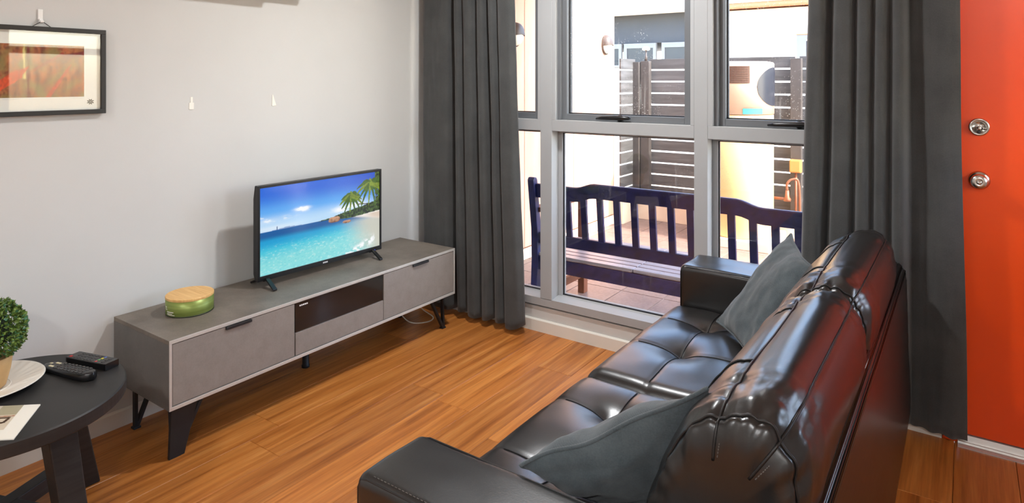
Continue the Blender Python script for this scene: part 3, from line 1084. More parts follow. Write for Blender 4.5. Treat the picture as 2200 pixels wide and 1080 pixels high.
# sun-shaped emblem
ey, ez = -1.933, 1.3175
V, Fc = [], []
for k in range(8):
    a = 2 * PI * k / 8 + PI / 8
    r0, r1 = 0.0042, (0.0135 if k in (0, 3, 4, 7) else 0.0115)
    for rr, ww in ((r0, 0.0012), ((r0 + r1) / 2, 0.0024), (r1, 0.0003)):
        for s in (-1, 1):
            V.append((0.0128, ey + rr * math.cos(a) - s * ww * math.sin(a), ez + rr * math.sin(a) + s * ww * math.cos(a)))
    b = len(V) - 6
    Fc += [(b, b + 1, b + 3, b + 2), (b + 2, b + 3, b + 5, b + 4)]
ring = tube([(0.0128, ey + 0.0036 * math.cos(t), ez + 0.0036 * math.sin(t)) for t in np.linspace(0, 2 * PI, 20, endpoint=False)], 0.0009, 5, True)
dot = lathe([(0, 0), (0.0014, 0), (0.0014, 0.0004), (0, 0.0004)], (0.0126, ey, ez), 10, 'x')
obj('emblem', merge((V, Fc), ring, dot), M['cord'], pic)
for (y0, y1) in ((-1.998, -1.962), (-2.215, -2.165)):
    obj('caption', box((0.0121, y0, 1.3318), (0.0125, y1, 1.3330)), M['silver'], pic)
obj('picture_glass', box((0.019, PY0 + 0.012, PZ0 + 0.012), (0.021, PY1 - 0.012, PZ1 - 0.012)), M['picglass'], pic)
obj('hanging_cord', tube([(0.010, -2.130, PZ1 - 0.004), (0.018, -2.100, 1.6165), (0.018, -2.093, 1.6165), (0.010, -2.060, PZ1 - 0.004)], 0.0013, 6), M['cord'], pic)
hk = thing('wall_hook', (0, -2.097, 1.61), 'small white plastic hook holding the framed print', 'hook')
obj('hook_plate', box((0.0005, -2.105, 1.625), (0.006, -2.089, 1.664), 0.002), M['whiteplastic'], hk)
obj('hook_lip', merge(box((0.004, -2.103, 1.612), (0.014, -2.091, 1.628), 0.002), box((0.014, -2.103, 1.614), (0.022, -2.091, 1.622), 0.002)), M['whiteplastic'], hk)
tag(obj('adhesive_strip', merge(box((0.0002, -1.535, 1.272), (0.003, -1.5135, 1.302), 0.0008), box((0.0002, -1.529, 1.302), (0.002, -1.518, 1.327), 0.0008)), M['strip']),
    'small cream adhesive strip on the wall nearer the framed print', 'adhesive strip', 'leftover adhesive strips on the wall')
tag(obj('adhesive_strip', hexa([(0.0002, -1.118, 1.275), (0.0002, -1.094, 1.276), (0.003, -1.094, 1.276), (0.003, -1.118, 1.275)],
                               [(0.0002, -1.117, 1.330), (0.0002, -1.112, 1.331), (0.002, -1.112, 1.331), (0.002, -1.117, 1.330)], 0.0006), M['strip']),
    'small tapered cream adhesive strip on the wall nearer the curtain', 'adhesive strip', 'leftover adhesive strips on the wall')

# ================================================================== CURTAINS


def curtain(name, knots, xb0, xb1, ybase, z0, z1, label, hemfn):
    ks = np.array(knots)
    kx = (ks[:, 0] - ks[0, 0]) / (ks[-1, 0] - ks[0, 0])
    xt0, xt1 = ks[0, 0], ks[-1, 0]
    dense = curve_pts(np.c_[kx, ks[:, 1]], 420)
    def yf(u):
        return np.interp(u, dense[:, 0], dense[:, 1])
    nu, nv = 260, 60
    def f(u, v):
        zb = z0 + hemfn(u)
        z = zb + v * (z1 - zb)
        k = (1 - v)
        xa = xt0 + u * (xt1 - xt0)
        xb = xb0 + u * (xb1 - xb0)
        x_ = xa * (1 - k) + xb * k
        amp = (0.85 + 0.45 * k) * 0.68
        y_ = ybase + yf(u) * amp + 0.006 * nz(u * 9, z * 1.6, 3) + 0.0025 * nz(u * 26, z * 5, 8)
        x_ += 0.006 * nz(u * 5, z * 1.3, 13)
        if z < zb + 0.105 and z > zb + 0.09:
            y_ += 0.0015
        return (x_, min(y_, -0.022), z)
    o = obj(name, grid(f, nu, nv), M['curtain'], None, True)
    sd = o.modifiers.new('thickness', 'SOLIDIFY')
    sd.thickness = 0.004
    sd.offset = 0.0
    return tag(o, label, 'curtain', 'charcoal curtains of the window')


kl = [(0.070, -0.03), (0.10, -0.045), (0.20, -0.050), (0.262, -0.040), (0.285, 0.045), (0.305, 0.03), (0.322, -0.035), (0.350, -0.050), (0.368, -0.01), (0.378, -0.005), (0.40, -0.045), (0.445, -0.055),
      (0.468, 0.0), (0.478, 0.0), (0.50, -0.05), (0.535, -0.055), (0.552, 0.035), (0.562, 0.035), (0.58, -0.04), (0.605, -0.055), (0.622, -0.012), (0.632, -0.012), (0.655, -0.055), (0.70, -0.062), (0.728, -0.055), (0.740, -0.02), (0.735, 0.01)]
kl = [(a * 0.97 + 0.002, b) for a, b in kl[:-1]] + [(0.724, 0.0)]
curtain('curtain', kl, 0.085, 0.815, -0.085, 0.045, 2.350, 'charcoal curtain hanging beside the television cabinet', lambda u: 0.012 * math.sin(u * 19) * u + 0.02 * max(0, u - 0.85) * 6 * max(0, u - 0.85) * 6 - 0.012 * u)
kr = [(2.275, 0.01), (2.285, -0.03), (2.305, -0.045), (2.335, -0.045), (2.352, 0.03), (2.362, 0.035), (2.378, -0.03), (2.40, -0.045), (2.43, -0.042), (2.442, 0.0), (2.45, 0.0), (2.468, -0.045), (2.492, -0.05),
      (2.505, -0.012), (2.512, -0.012), (2.53, -0.05), (2.55, -0.05), (2.562, -0.01), (2.568, -0.01), (2.585, -0.055), (2.605, -0.055), (2.622, 0.02), (2.64, 0.02), (2.69, -0.005), (2.73, -0.02), (2.765, -0.015), (2.782, -0.005)]
curtain('curtain', kr, 2.215, 2.815, -0.062, 0.040, 2.350, 'charcoal curtain hanging between the window and the red door', lambda u: 0.012 * math.sin(u * 23) * (1 - u) + 0.004 * math.sin(u * 60))
for a, b, lab in ((0.05, 0.80, 'white curtain track above the curtain by the cabinet'), (2.2, 2.85, 'white curtain track above the curtain by the red door')):
    tag(obj('curtain_track', box((a, -0.13, 2.355), (b, 0.0, 2.39), 0.004), M['whiteplastic']), lab, 'curtain track', 'curtain tracks')

# ================================================================== SOFA
SB = (2.2, -1.14, 0)
sofa = thing('leather_sofa', SB, 'black leather two seat sofa with tufted seats facing the television', 'sofa')
SY0, SY1 = -2.165, -0.118
AI0, AI1 = -1.965, -0.345
YM = -1.165


def rbox(lo, hi, r, n=(24, 24, 12), fn=None):
    """rounded box with a dense grid; fn(p, normal) -> displaced point"""
    lo, hi = np.array(lo), np.array(hi)
    c, h = (lo + hi) / 2, (hi - lo) / 2
    def ax(k, i):
        m = n[k]
        t = np.linspace(-1, 1, m + 1)
        # concentrate samples in the rounded border
        e = 1 - r / h[k]
        kk = 4
        inner = np.linspace(-e, e, m - 2 * kk + 1)
        b = np.tan(np.linspace(0, PI / 4, kk + 1)) * (1 - e)
        b2 = e + b
        b2 = e + (1 - e) * np.linspace(0, 1, kk + 1)
        return np.concatenate([-b2[::-1][:-1], inner, b2[1:]])
    V, Fc, idx = [], [], {}
    def vid(p):
        key = tuple(np.round(p, 6))
        if key not in idx:
            q0 = np.array(p) * h
            q = np.clip(q0, -(h - r), h - r)
            d = q0 - q
            ln = np.linalg.norm(d)
            nn = d / ln if ln > 0 else np.array((0, 0, 1.0))
            w = c + q + nn * r
            if fn is not None:
                w = fn(w, nn)
            idx[key] = len(V)
            V.append(tuple(w))
        return idx[key]
    A = [ax(k, 0) for k in range(3)]
    for k in range(3):
        i, j = (k + 1) % 3, (k + 2) % 3
        for s in (-1.0, 1.0):
            for a in range(len(A[i]) - 1):
                for b in range(len(A[j]) - 1):
                    def P(aa, bb):
                        p = [0, 0, 0]
                        p[k] = s
                        p[i] = A[i][aa]
                        p[j] = A[j][bb]
                        return vid(p)
                    q = [P(a, b), P(a + 1, b), P(a + 1, b + 1), P(a, b + 1)]
                    Fc.append(q if s > 0 else q[::-1])
    return V, Fc


obj('base', rbox((1.815, SY0 + 0.01, 0.055), (2.60, SY1 - 0.01, 0.30), 0.015, (14, 14, 12)), M['leather'], sofa, True)
for x_ in (1.87, 2.54):
    for y_ in (SY0 + 0.08, SY1 - 0.08):
        obj('foot', lathe([(0, 0), (0.022, 0), (0.028, 0.06), (0, 0.06)], (x_, y_, 0), 16), M['foot'], sofa)


def arm_soft(w, n):
    w = np.array(w)
    if n[2] > 0.3:
        w[2] += 0.004 * nz(w[0] * 5, w[1] * 7, 2)
    return w + 0.0015 * n * nz(w[0] * 18, w[1] * 18, w[2] * 18)


ATOP = 0.603
for y0, y1 in ((SY0, AI0), (AI1, SY1)):
    a = obj('arm', rbox((1.792, y0, 0.05), (2.56, y1, ATOP), 0.024, (26, 16, 20), arm_soft), M['leather'], sofa, True)
    for yy in (y0, y1):
        s = -1 if yy == y0 else 1
        yo = yy - s * 0.007
        yo2 = yy
        pts = [(1.798, yo, 0.10), (1.798, yo, ATOP - 0.03), (1.806, yo, ATOP - 0.012), (1.825, yo, ATOP - 0.0065), (2.2, yo, ATOP - 0.0055), (2.52, yo, ATOP - 0.006)]
        obj('seam', tube(pts, 0.0022, 6), M['seam'], a, True)
        if yy != SY0:
            continue
        st = []
        for k in range(70):
            xs = 1.835 + k * 0.0098
            st.append(tube([(xs, yy - s * 0.016, ATOP - 0.0002), (xs + 0.0055, yy - s * 0.016, ATOP - 0.0002)], 0.0008, 4))
        obj('stitching', merge(*st), M['stitch'], a)
# back frame
fprof = [(2.46, 0.055), (2.622, 0.055), (2.628, 0.40), (2.622, 0.63), (2.612, 0.672), (2.590, 0.692), (2.545, 0.69), (2.50, 0.64), (2.46, 0.40)]
fp = curve_pts(fprof, 70, True)
fr_geo = prism([tuple(p) for p in fp], 1, SY0 + 0.002, SY1 - 0.002, 0.006, 2)
bf = obj('back_frame', fr_geo, M['leather'], sofa, True)
for y_ in (SY0 + 0.02, SY1 - 0.02):
    obj('seam', tube([(2.6235, y_, 0.09), (2.6285, y_, 0.40), (2.6228, y_, 0.63), (2.613, y_, 0.673), (2.592, y_, 0.693)], 0.002, 6), M['seam'], bf, True)

# seat cushions
TUFT = {0: [(1.985, -0.560), (1.990, -0.845)], 1: [(1.968, -1.372), (1.975, -1.690)]}
XT = 1.985
for ci, (y0, y1) in enumerate(((YM + 0.003, AI1 - 0.002), (AI0 + 0.002, YM - 0.003))):
    tf = TUFT[ci]
    def seatfn(w, n, tf=tf, y0=y0, y1=y1):
        w = np.array(w)
        if n[2] > 0.0:
            k = n[2]
            u = (w[1] - y0) / (y1 - y0)
            p = (w[0] - 1.765) / (2.36 - 1.765)
            crown = 0.020 * math.sin(PI * min(max(u, 0), 1)) ** 0.6 * math.sin(PI * min(max(p, 0), 1)) ** 0.5
            d = 0.0
            for tx, ty in tf:
                r2 = (w[0] - tx) ** 2 + (w[1] - ty) ** 2
                d += 0.020 * math.exp(-r2 / (2 * 0.060 ** 2)) + 0.012 * math.exp(-r2 / (2 * 0.022 ** 2))
                d += 0.0035 * math.exp(-((w[1] - ty) / 0.045) ** 2) + 0.003 * math.exp(-((w[1] - ty) / 0.008) ** 2)
            d += 0.0035 * math.exp(-((w[0] - XT) / 0.045) ** 2) + 0.003 * math.exp(-((w[0] - XT) / 0.008) ** 2)
            wr = 0.0025 * nz(w[0] * 9, w[1] * 9, 4)
            w[2] += k * (crown - d + wr)
        if n[0] < -0.2:
            b = math.sin(PI * min(max((w[2] - 0.24) / 0.20, 0), 1))
            g = 0
            for tx, ty in tf:
                g += 0.006 * math.exp(-((w[1] - ty) / 0.02) ** 2)
            w[0] -= -n[0] * (0.016 * b - g * b)
        return w
    s = obj('seat_cushion', rbox((1.775, y0, 0.235), (2.36, y1, 0.440), 0.045, (72, 84, 14), seatfn), M['leather'], sofa, True)
    zs = lambda x_, y_, tf=tf, f=seatfn: f((x_, y_, 0.440), np.array((0, 0, 1.0)))[2] + 0.0018
    for tx, ty in tf:
        pts = [(1.772, ty, 0.37), (1.776, ty, 0.40), (1.786, ty, 0.418)] + [(x_, ty, zs(x_, ty)) for x_ in np.linspace(1.83, 2.3, 40)]
        obj('seam', tube(pts, 0.0020, 5), M['seam'], s, True)
    pts = [(XT, y_, zs(XT, y_)) for y_ in np.linspace(y0 + 0.045, y1 - 0.045, 60)]
    ends = lambda yy, sg: [(XT, yy + sg * 0.032, 0.430), (XT, yy + sg * 0.010, 0.41), (XT, yy - sg * 0.0005, 0.37)]
    pts = ends(y0, 1)[::-1] + pts + ends(y1, -1)
    obj('seam', tube(pts, 0.0020, 5), M['seam'], s, True)

# back cushions
BPROF = [(2.300, 0.400), (2.298, 0.50), (2.318, 0.62), (2.360, 0.735), (2.412, 0.815), (2.470, 0.860), (2.535, 0.872), (2.585, 0.846), (2.612, 0.775), (2.606, 0.68), (2.560, 0.585), (2.470, 0.50), (2.40, 0.42), (2.345, 0.385)]
NP_ = 140
BP = curve_pts(BPROF, NP_, True)
BC = np.array((2.46, 0.66))
S_FRONT = int(5 / len(BPROF) * NP_)
S_REAR = int(7 / len(BPROF) * NP_)


def back_cushion(y0, y1, seams_y, seed):
    yc, hw = (y0 + y1) / 2, (y1 - y0) / 2
    nv = 110
    ts = np.linspace(-PI / 2, PI / 2, nv + 1)
    def pt(i, j, off=0.0):
        t = ts[j]
        sv = math.copysign(abs(math.sin(t)) ** 0.25, math.sin(t))
        sc = max(abs(math.cos(t)) ** 0.24, 0.02)
        y_ = yc + hw * sv
        p = BP[i % NP_]
        d = p - BC
        L_ = np.linalg.norm(d)
        dn = d / L_
        r = L_ * (1 - (1 - sc) * 0.97)
        a = abs(sv)
        k = (i % NP_)
        disp = 0.0
        df, dr_ = k - S_FRONT, k - S_REAR
        # seams pull the leather in
        disp -= 0.004 * math.exp(-(df / 1.4) ** 2) + 0.007 * math.exp(-(df / 5.0) ** 2)
        disp -= 0.003 * math.exp(-(dr_ / 1.4) ** 2) + 0.004 * math.exp(-(dr_ / 4.0) ** 2)
        if k < S_FRONT:
            for sy in seams_y:
                disp -= (0.004 * math.exp(-((y_ - sy) / 0.008) ** 2) + 0.007 * math.exp(-((y_ - sy) / 0.04) ** 2))
        # puckers next to the seams and creases at the ends
        pk = math.exp(-(df / 9.0) ** 2) + 0.7 * math.exp(-(dr_ / 7.0) ** 2)
        disp += 0.0055 * pk * nz(y_ * 34, k * 0.05, seed)
        disp += 0.004 * nz(y_ * 9, k * 0.12, seed + 3) + 0.0022 * nz(y_ * 22, k * 0.20, seed + 9)
        en = max(0.0, (a - 0.80) / 0.20)
        disp -= 0.006 * math.exp(-((sc - 0.90) / 0.03) ** 2)
        disp += 0.010 * en * nz(k * 0.22, y_ * 5, seed + 5) * sc
        disp += 0.010 * en * math.sin(k * 0.55 + seed) * (1 - sc) * 0.8 + 0.008 * en * math.sin(a * 55 + 0.8 * nz(k * .1, seed, 0) * 4) * 0.5
        cm = min(1.0, 0.15 + 0.8 * en + 0.5 * pk)
        disp -= 0.007 * cm * max(0.0, 1 - 2.2 * abs(nz(y_ * 11 + 0.06 * k, k * 0.13 - y_ * 4, seed + 17))) ** 2
        q = BC + dn * (r + disp * min(1, r / 0.05) + off)
        return (q[0], y_, q[1])
    V = [pt(i, j) for j in range(nv + 1) for i in range(NP_)]
    Fc = []
    for j in range(nv):
        for i in range(NP_):
            a, b = j * NP_ + i, j * NP_ + (i + 1) % NP_
            Fc.append((a, a + NP_, b + NP_, b))
    Fc.append(tuple(range(NP_)))
    Fc.append(tuple(range(nv * NP_, (nv + 1) * NP_))[::-1])
    o = obj('back_cushion', (V, Fc), M['leather'], sofa, True)
    for S in (S_FRONT, S_REAR):
        pts = [pt(S, j, 0.001) for j in range(nv + 1) if abs(math.cos(ts[j])) ** 0.30 > 0.5]
        obj('seam', tube(pts, 0.0028, 6), M['seam'], o, True)
        sd_ = []
        for j in range(4, 22):
            a1, b1 = Vector(pt(S + 2, j, 0.0012)), Vector(pt(S + 2, j + 1, 0.0012))
            if (b1 - a1).length > 0.004:
                sd_.append(tube([a1.lerp(b1, 0.15), a1.lerp(b1, 0.75)], 0.0009, 4))
        if sd_:
            obj('stitching', merge(*sd_), M['stitch'], o)
    for jj in (int(np.argmin([abs(max(abs(math.cos(t)) ** 0.24, 0.02) - 0.90) + (10 if t > 0 else 0) for t in ts])), int(np.argmin([abs(max(abs(math.cos(t)) ** 0.24, 0.02) - 0.90) + (10 if t < 0 else 0) for t in ts]))):
        obj('seam', tube([pt(i, jj, 0.001) for i in range(NP_)], 0.0026, 6, True), M['seam'], o, True)
    for sy in seams_y:
        j = int(np.argmin([abs((yc + hw * math.copysign(abs(math.sin(t)) ** 0.25, math.sin(t))) - sy) for t in ts]))
        pts = [pt(i, j, 0.002) for i in range(4, S_FRONT + 1)]
        obj('seam', tube(pts, 0.0022, 6), M['seam'], o, True)
    return o


back_cushion(YM - 0.002, AI1 + 0.0, (-0.62, -0.90), 11)
back_cushion(AI0 - 0.015, YM - 0.008, (-1.36, -1.66), 23)

# ------------------------------------------------------------------ throw pillows


def pillow(BL, BR, TR, TL, t, label, seed):
    BL, BR, TR, TL = Vector(BL), Vector(BR), Vector(TR), Vector(TL)
    n = (TR - BL).cross(TL - BR).normalized()
    c = (BL + BR + TR + TL) / 4
    hgt = 0.2
    N = 46
    V, Fc = [], []
    def outline(u, v):
        # corners stick out, sides pull in
        uu = u * (1 - 0.07 * (1 - v * v) ** 1.0 * abs(u))
        vv = v * (1 - 0.07 * (1 - u * u) ** 1.0 * abs(v))
        return uu, vv
    def pos(u, v, side):
        uu, vv = outline(u, v)
        b = max(0.0, (1 - abs(u) ** 2.4)) ** 0.62 * max(0.0, (1 - abs(v) ** 2.4)) ** 0.62
        z = side * t * b
        cr = 0.010 * nz(u * 2.2, v * 2.2, seed + side) + 0.005 * nz(u * 6, v * 6, seed + side * 2)
        z += cr * b ** 0.3 * (1.2 - 0.4 * b)
        wob = 0.012 * nz(u * 1.6, v * 1.6, seed + 7)
        z += wob
        a, b2 = (uu + 1) / 2, (vv + 1) / 2
        return BL.lerp(BR, a).lerp(TL.lerp(TR, a), b2) + n * z
    g = np.linspace(-1, 1, N + 1)
    g = np.sign(g) * (1 - (1 - np.abs(g)) ** 1.35)
    for side in (1, -1):
        b0 = len(V)
        for v in g:
            for u in g:
                V.append(pos(u, v, side))
        for j in range(N):
            for i in range(N):
                q = (b0 + j * (N + 1) + i, b0 + j * (N + 1) + i + 1, b0 + (j + 1) * (N + 1) + i + 1, b0 + (j + 1) * (N + 1) + i)
                Fc.append(q if side > 0 else q[::-1])
    p = thing('throw_pillow', tuple(c - Vector((0, 0, hgt / 2))), label, 'pillow', 'charcoal throw pillows on the sofa')
    obj('cover', (V, Fc), M['pillow'], p, True)
    ed = [pos(u, -1, 1) for u in g] + [pos(1, v, 1) for v in g[1:]] + [pos(u, 1, 1) for u in g[::-1][1:]] + [pos(-1, v, 1) for v in g[::-1][1:-1]]
    obj('edge_seam', tube(ed, 0.0045, 6, True), M['pillow'], p, True)
    return p


pillow((2.030, -0.560, 0.470), (2.255, -0.860, 0.455), (2.410, -0.780, 0.790), (2.275, -0.470, 0.825), 0.055, 'charcoal linen pillow in the far corner of the sofa by the window', 31)
pillow((2.085, -1.760, 0.465), (2.350, -1.610, 0.480), (2.412, -1.850, 0.822), (2.060, -1.955, 0.607), 0.066, 'charcoal linen pillow slumped against the near arm of the sofa', 47)

# ================================================================== SIDE TABLE
TCX, TCY, TR, TZ = 0.428, -2.334, 0.317, 0.44
tb = thing('side_table', (TCX, TCY, 0), 'round black timber side table next to the cabinet', 'side table')
obj('table_top', lathe([(0, -0.042), (TR - 0.004, -0.042), (TR, -0.038), (TR, -0.004), (TR - 0.004, 0.0), (0, 0.0)], (TCX, TCY, TZ), 96), M['blacktable'], tb)


def sq(cx, cy, z, h, a):
    out = []
    for k in range(4):
        t = a + PI / 4 + k * PI / 2
        out.append((cx + h * math.sqrt(2) * math.cos(t), cy + h * math.sqrt(2) * math.sin(t), z))
    return out


for k in range(4):
    an = math.radians((21, 115, 201, 295)[k])
    r0, r1 = (0.275, 0.30, 0.275, 0.30)[k], 0.195
    obj('leg', hexa(sq(TCX + r0 * math.cos(an), TCY + r0 * math.sin(an), 0.0, 0.033, 0.0), sq(TCX + r1 * math.cos(an), TCY + r1 * math.sin(an), TZ - 0.042, 0.038, 0.0), 0.004), M['blacktable'], tb)
for k in range(2):
    an = math.radians((21, 115)[k])
    d = Vector((math.cos(an), math.sin(an), 0))
    s = Vector((-math.sin(an), math.cos(an), 0))
    c = Vector((TCX, TCY, 0))
    z0, z1 = 0.075, 0.125
    q = lambda z: [tuple(c + d * 0.255 * a + s * 0.024 * b + Vector((0, 0, z))) for a, b in ((-1, -1), (1, -1), (1, 1), (-1, 1))]
    obj('stretcher', hexa(q(z0 + 0.001 * k), q(z1 + 0.001 * k), 0.003), M['blacktable'], tb)
    q = lambda z: [tuple(c + d * 0.19 * a + s * 0.03 * b + Vector((0, 0, z))) for a, b in ((-1, -1), (1, -1), (1, 1), (-1, 1))]
    obj('top_rail', hexa(q(TZ - 0.075 + 0.001 * k), q(TZ - 0.043), 0.003), M['blacktable'], tb)

# plate
pc = (0.314, -2.356, TZ)
pl = thing('ribbed_plate', pc, 'white ribbed ceramic plate under the potted plant', 'plate')
NPl = 120
prf = [(0.0, 0.006), (0.080, 0.006), (0.095, 0.010), (0.126, 0.017), (0.151, 0.023), (0.157, 0.0255), (0.159, 0.0235), (0.153, 0.020), (0.122, 0.010), (0.090, 0.0), (0.0, 0.0)]
V, Fc = [], []
for i, (r, h) in enumerate(prf):
    for k in range(NPl):
        t = 2 * PI * k / NPl
        hh = h + (0.0024 * math.cos(t * 30) if i in (3, 4) else 0.0) * (0.6 if i == 3 else 1)
        V.append((pc[0] + r * math.cos(t), pc[1] + r * math.sin(t), pc[2] + hh))
for i in range(len(prf) - 1):
    for k in range(NPl):
        Fc.append((i * NPl + k, i * NPl + (k + 1) % NPl, (i + 1) * NPl + (k + 1) % NPl, (i + 1) * NPl + k))
obj('dish', (V, Fc), M['plate'], pl, True)
for k, rr in enumerate((0.035, 0.052, 0.069)):
    obj('raised_ring', tube([(pc[0] + rr * math.cos(t), pc[1] + rr * math.sin(t), TZ + 0.006) for t in np.linspace(0, 2 * PI, 60, endpoint=False)], 0.0018, 6, True), M['plate'], pl, True)

# potted boxwood ball
bc = (0.332, -2.348)
pz = TZ + 0.0082
pp = thing('potted_boxwood', (bc[0], bc[1], pz), 'small green boxwood ball in a tan pot on the plate', 'potted plant')
obj('pot', lathe([(0, 0), (0.040, 0), (0.045, 0.004), (0.057, 0.053), (0.062, 0.094), (0.059, 0.096), (0.053, 0.083), (0, 0.083)], (bc[0], bc[1], pz), 48), M['pot'], pp, True)
LV, LF, LC = [], [], []
bcz = 0.6235
for k in range(2600):
    d = Vector(rng.normal(size=3)).normalized()
    if d.z < -0.80:
        continue
    R_ = 0.094 * (0.72 + 0.30 * rng.random() ** 0.6)
    p = Vector((bc[0], bc[1], bcz)) + d * R_
    out = (d + Vector(rng.normal(size=3)) * 0.55).normalized()
    s = out.cross(Vector(rng.normal(size=3))).normalized()
    n_ = s.cross(out).normalized()
    ln, wd = 0.013 * (0.7 + 0.6 * rng.random()), 0.0052 * (0.8 + 0.4 * rng.random())
    b = len(LV)
    LV += [p, p + out * ln * 0.5 + s * wd + n_ * 0.001, p + out * ln, p + out * ln * 0.5 - s * wd + n_ * 0.001, p + out * ln * 0.5 - n_ * 0.0012]
    LF += [(b, b + 1, b + 4), (b + 1, b + 2, b + 4), (b + 2, b + 3, b + 4), (b + 3, b, b + 4)]
    g = rng.random()
    c = np.array(srgb(58, 84, 30)) * (1 - g) + np.array(srgb(132, 160, 74)) * g
    if rng.random() < 0.12:
        c = np.array(srgb(70, 120, 84))
    LC += [c] * 5
fo = obj('foliage', (LV, LF), M['leaf'], pp, False, np.array(LC))
fo['kind'] = 'stuff'
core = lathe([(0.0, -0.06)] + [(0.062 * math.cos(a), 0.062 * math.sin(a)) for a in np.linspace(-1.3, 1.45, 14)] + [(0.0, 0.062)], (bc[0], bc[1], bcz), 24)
obj('shade_core', core, simple('boxwood_shade_core', (26, 38, 16), 0.9), pp, True)  # dark core painted as the shade deep between the leaves

# remotes


def remote(a, b, w, h, tip, label, kind):
    a, b = Vector((a[0], a[1], TZ)), Vector((b[0], b[1], TZ))
    d = (b - a).normalized()
    s = Vector((-d.y, d.x, 0))
    Lr = (b - a).length
    t = thing('remote_control', tuple((a + b) / 2), label, 'remote control', 'remote controls on the side table')
    N = 28
    def ring(u):
        if kind == 0:
            hw = w / 2 * (0.55 + 0.45 * math.sin(PI * min(1, 0.15 + 0.62 * u))) * min(1, (math.sqrt(max(0, 1 - (1 - min(1, u / 0.10)) ** 2)) if u < 0.10 else 1)) * (math.sqrt(max(0, 1 - ((u - 0.86) / 0.14) ** 2)) if u > 0.86 else 1)
            hh = h * (0.45 + 0.55 * u ** 0.8)
        else:
            hw = w / 2 * (1 if 0.02 < u < 0.98 else 0.94)
            hh = h * (0.8 + 0.2 * u)
        return max(hw, 0.002), hh
    V, Fc = [], []
    sec = [(-1, 0.15), (-0.98, 0.55), (-0.86, 0.86), (-0.6, 0.97), (0, 1.0), (0.6, 0.97), (0.86, 0.86), (0.98, 0.55), (1, 0.15), (0.8, 0.0), (-0.8, 0.0)]
    if kind:
        sec = [(-1, 0.1), (-1, 0.88), (-0.94, 1.0), (0, 1.0), (0.94, 1.0), (1, 0.88), (1, 0.1), (0.95, 0), (-0.95, 0)]
    m = len(sec)
    for i in range(N + 1):
        u = i / N
        hw, hh = ring(u)
        c = a + d * (u * Lr)
        for (x_, z_) in sec:
            V.append(c + s * x_ * hw + Vector((0, 0, 0.0015 + z_ * hh)))
    for i in range(N):
        for k in range(m):
            Fc.append((i * m + k, i * m + (k + 1) % m, (i + 1) * m + (k + 1) % m, (i + 1) * m + k))
    Fc += [tuple(range(m))[::-1], tuple(range(N * m, N * m + m))]
    obj('shell', (V, Fc), M['blackplastic'], t, kind == 0)
    def key(u, x_, lu, lx, m_):
        hw, hh = ring(u)
        c = a + d * (u * Lr) + s * (x_ * hw)
        z_ = TZ + 0.0015 + hh * (0.985 if abs(x_) < 0.65 else 0.95)
        q = [c + d * (lu / 2 * i) + s * (lx / 2 * j) for i, j in ((-1, -1), (1, -1), (1, 1), (-1, 1))]
        obj('key', hexa([(p.x, p.y, z_ - 0.002) for p in q], [(p.x, p.y, z_ + 0.0018) for p in q], 0.0006, 1), m_, t)
    if kind == 0:
        key(0.09, 0.2, 0.010, 0.007, M['btnlight'])
        key(0.20, 0.45, 0.020, 0.008, M['btnlight'])
        key(0.20, -0.45, 0.020, 0.008, M['btnlight'])
        for u in np.arange(0.31, 0.88, 0.075):
            for x_ in (-0.62, -0.2, 0.2, 0.62):
                key(u, x_, 0.009, 0.007, M['btn'])
    else:
        key(0.07, -0.6, 0.009, 0.009, M['btnred'])
        for u in np.arange(0.18, 0.64, 0.085):
            for x_ in (-0.6, 0.0, 0.6):
                key(u, x_, 0.008, 0.009, M['btn'])
        for x_, mm in ((-0.66, 'btnred'), (-0.22, 'btngreen'), (0.22, 'btnyellow'), (0.66, 'btnblue')):
            key(0.72, x_, 0.006, 0.008, M[mm])
        for x_ in (-0.5, 0.0, 0.5):
            key(0.86, x_, 0.010, 0.008, M['btn'])
    return t


remote((0.287, -2.178), (0.525, -2.130), 0.059, 0.026, 0, 'rounded black remote with cream keys, nearer the camera on the side table', 0)
remote((0.2925, -2.100), (0.479, -2.055), 0.051, 0.022, 0, 'boxy black remote with coloured keys, nearer the wall on the side table', 1)

# brochure
Q, E1, E2 = Vector((0.570, -2.290, 0)), Vector((-0.757, -0.653, 0)), Vector((0.807, -0.59, 0))
br = thing('brochure', (0.55, -2.42, TZ), 'white brochure with a dining room photo and blue logo on the side table', 'brochure')
WB, HB = 0.224, 0.196
for k in range(4):
    z0 = TZ + 0.0005 + k * 0.0007
    q = [Q + E1 * a + E2 * b for a, b in ((0.0005 * k, 0), (WB, 0), (WB, HB), (0.0005 * k, HB))]
    obj('page', hexa([(p.x, p.y, z0) for p in q], [(p.x, p.y, z0 + 0.0006) for p in q]), M['paper'], br)


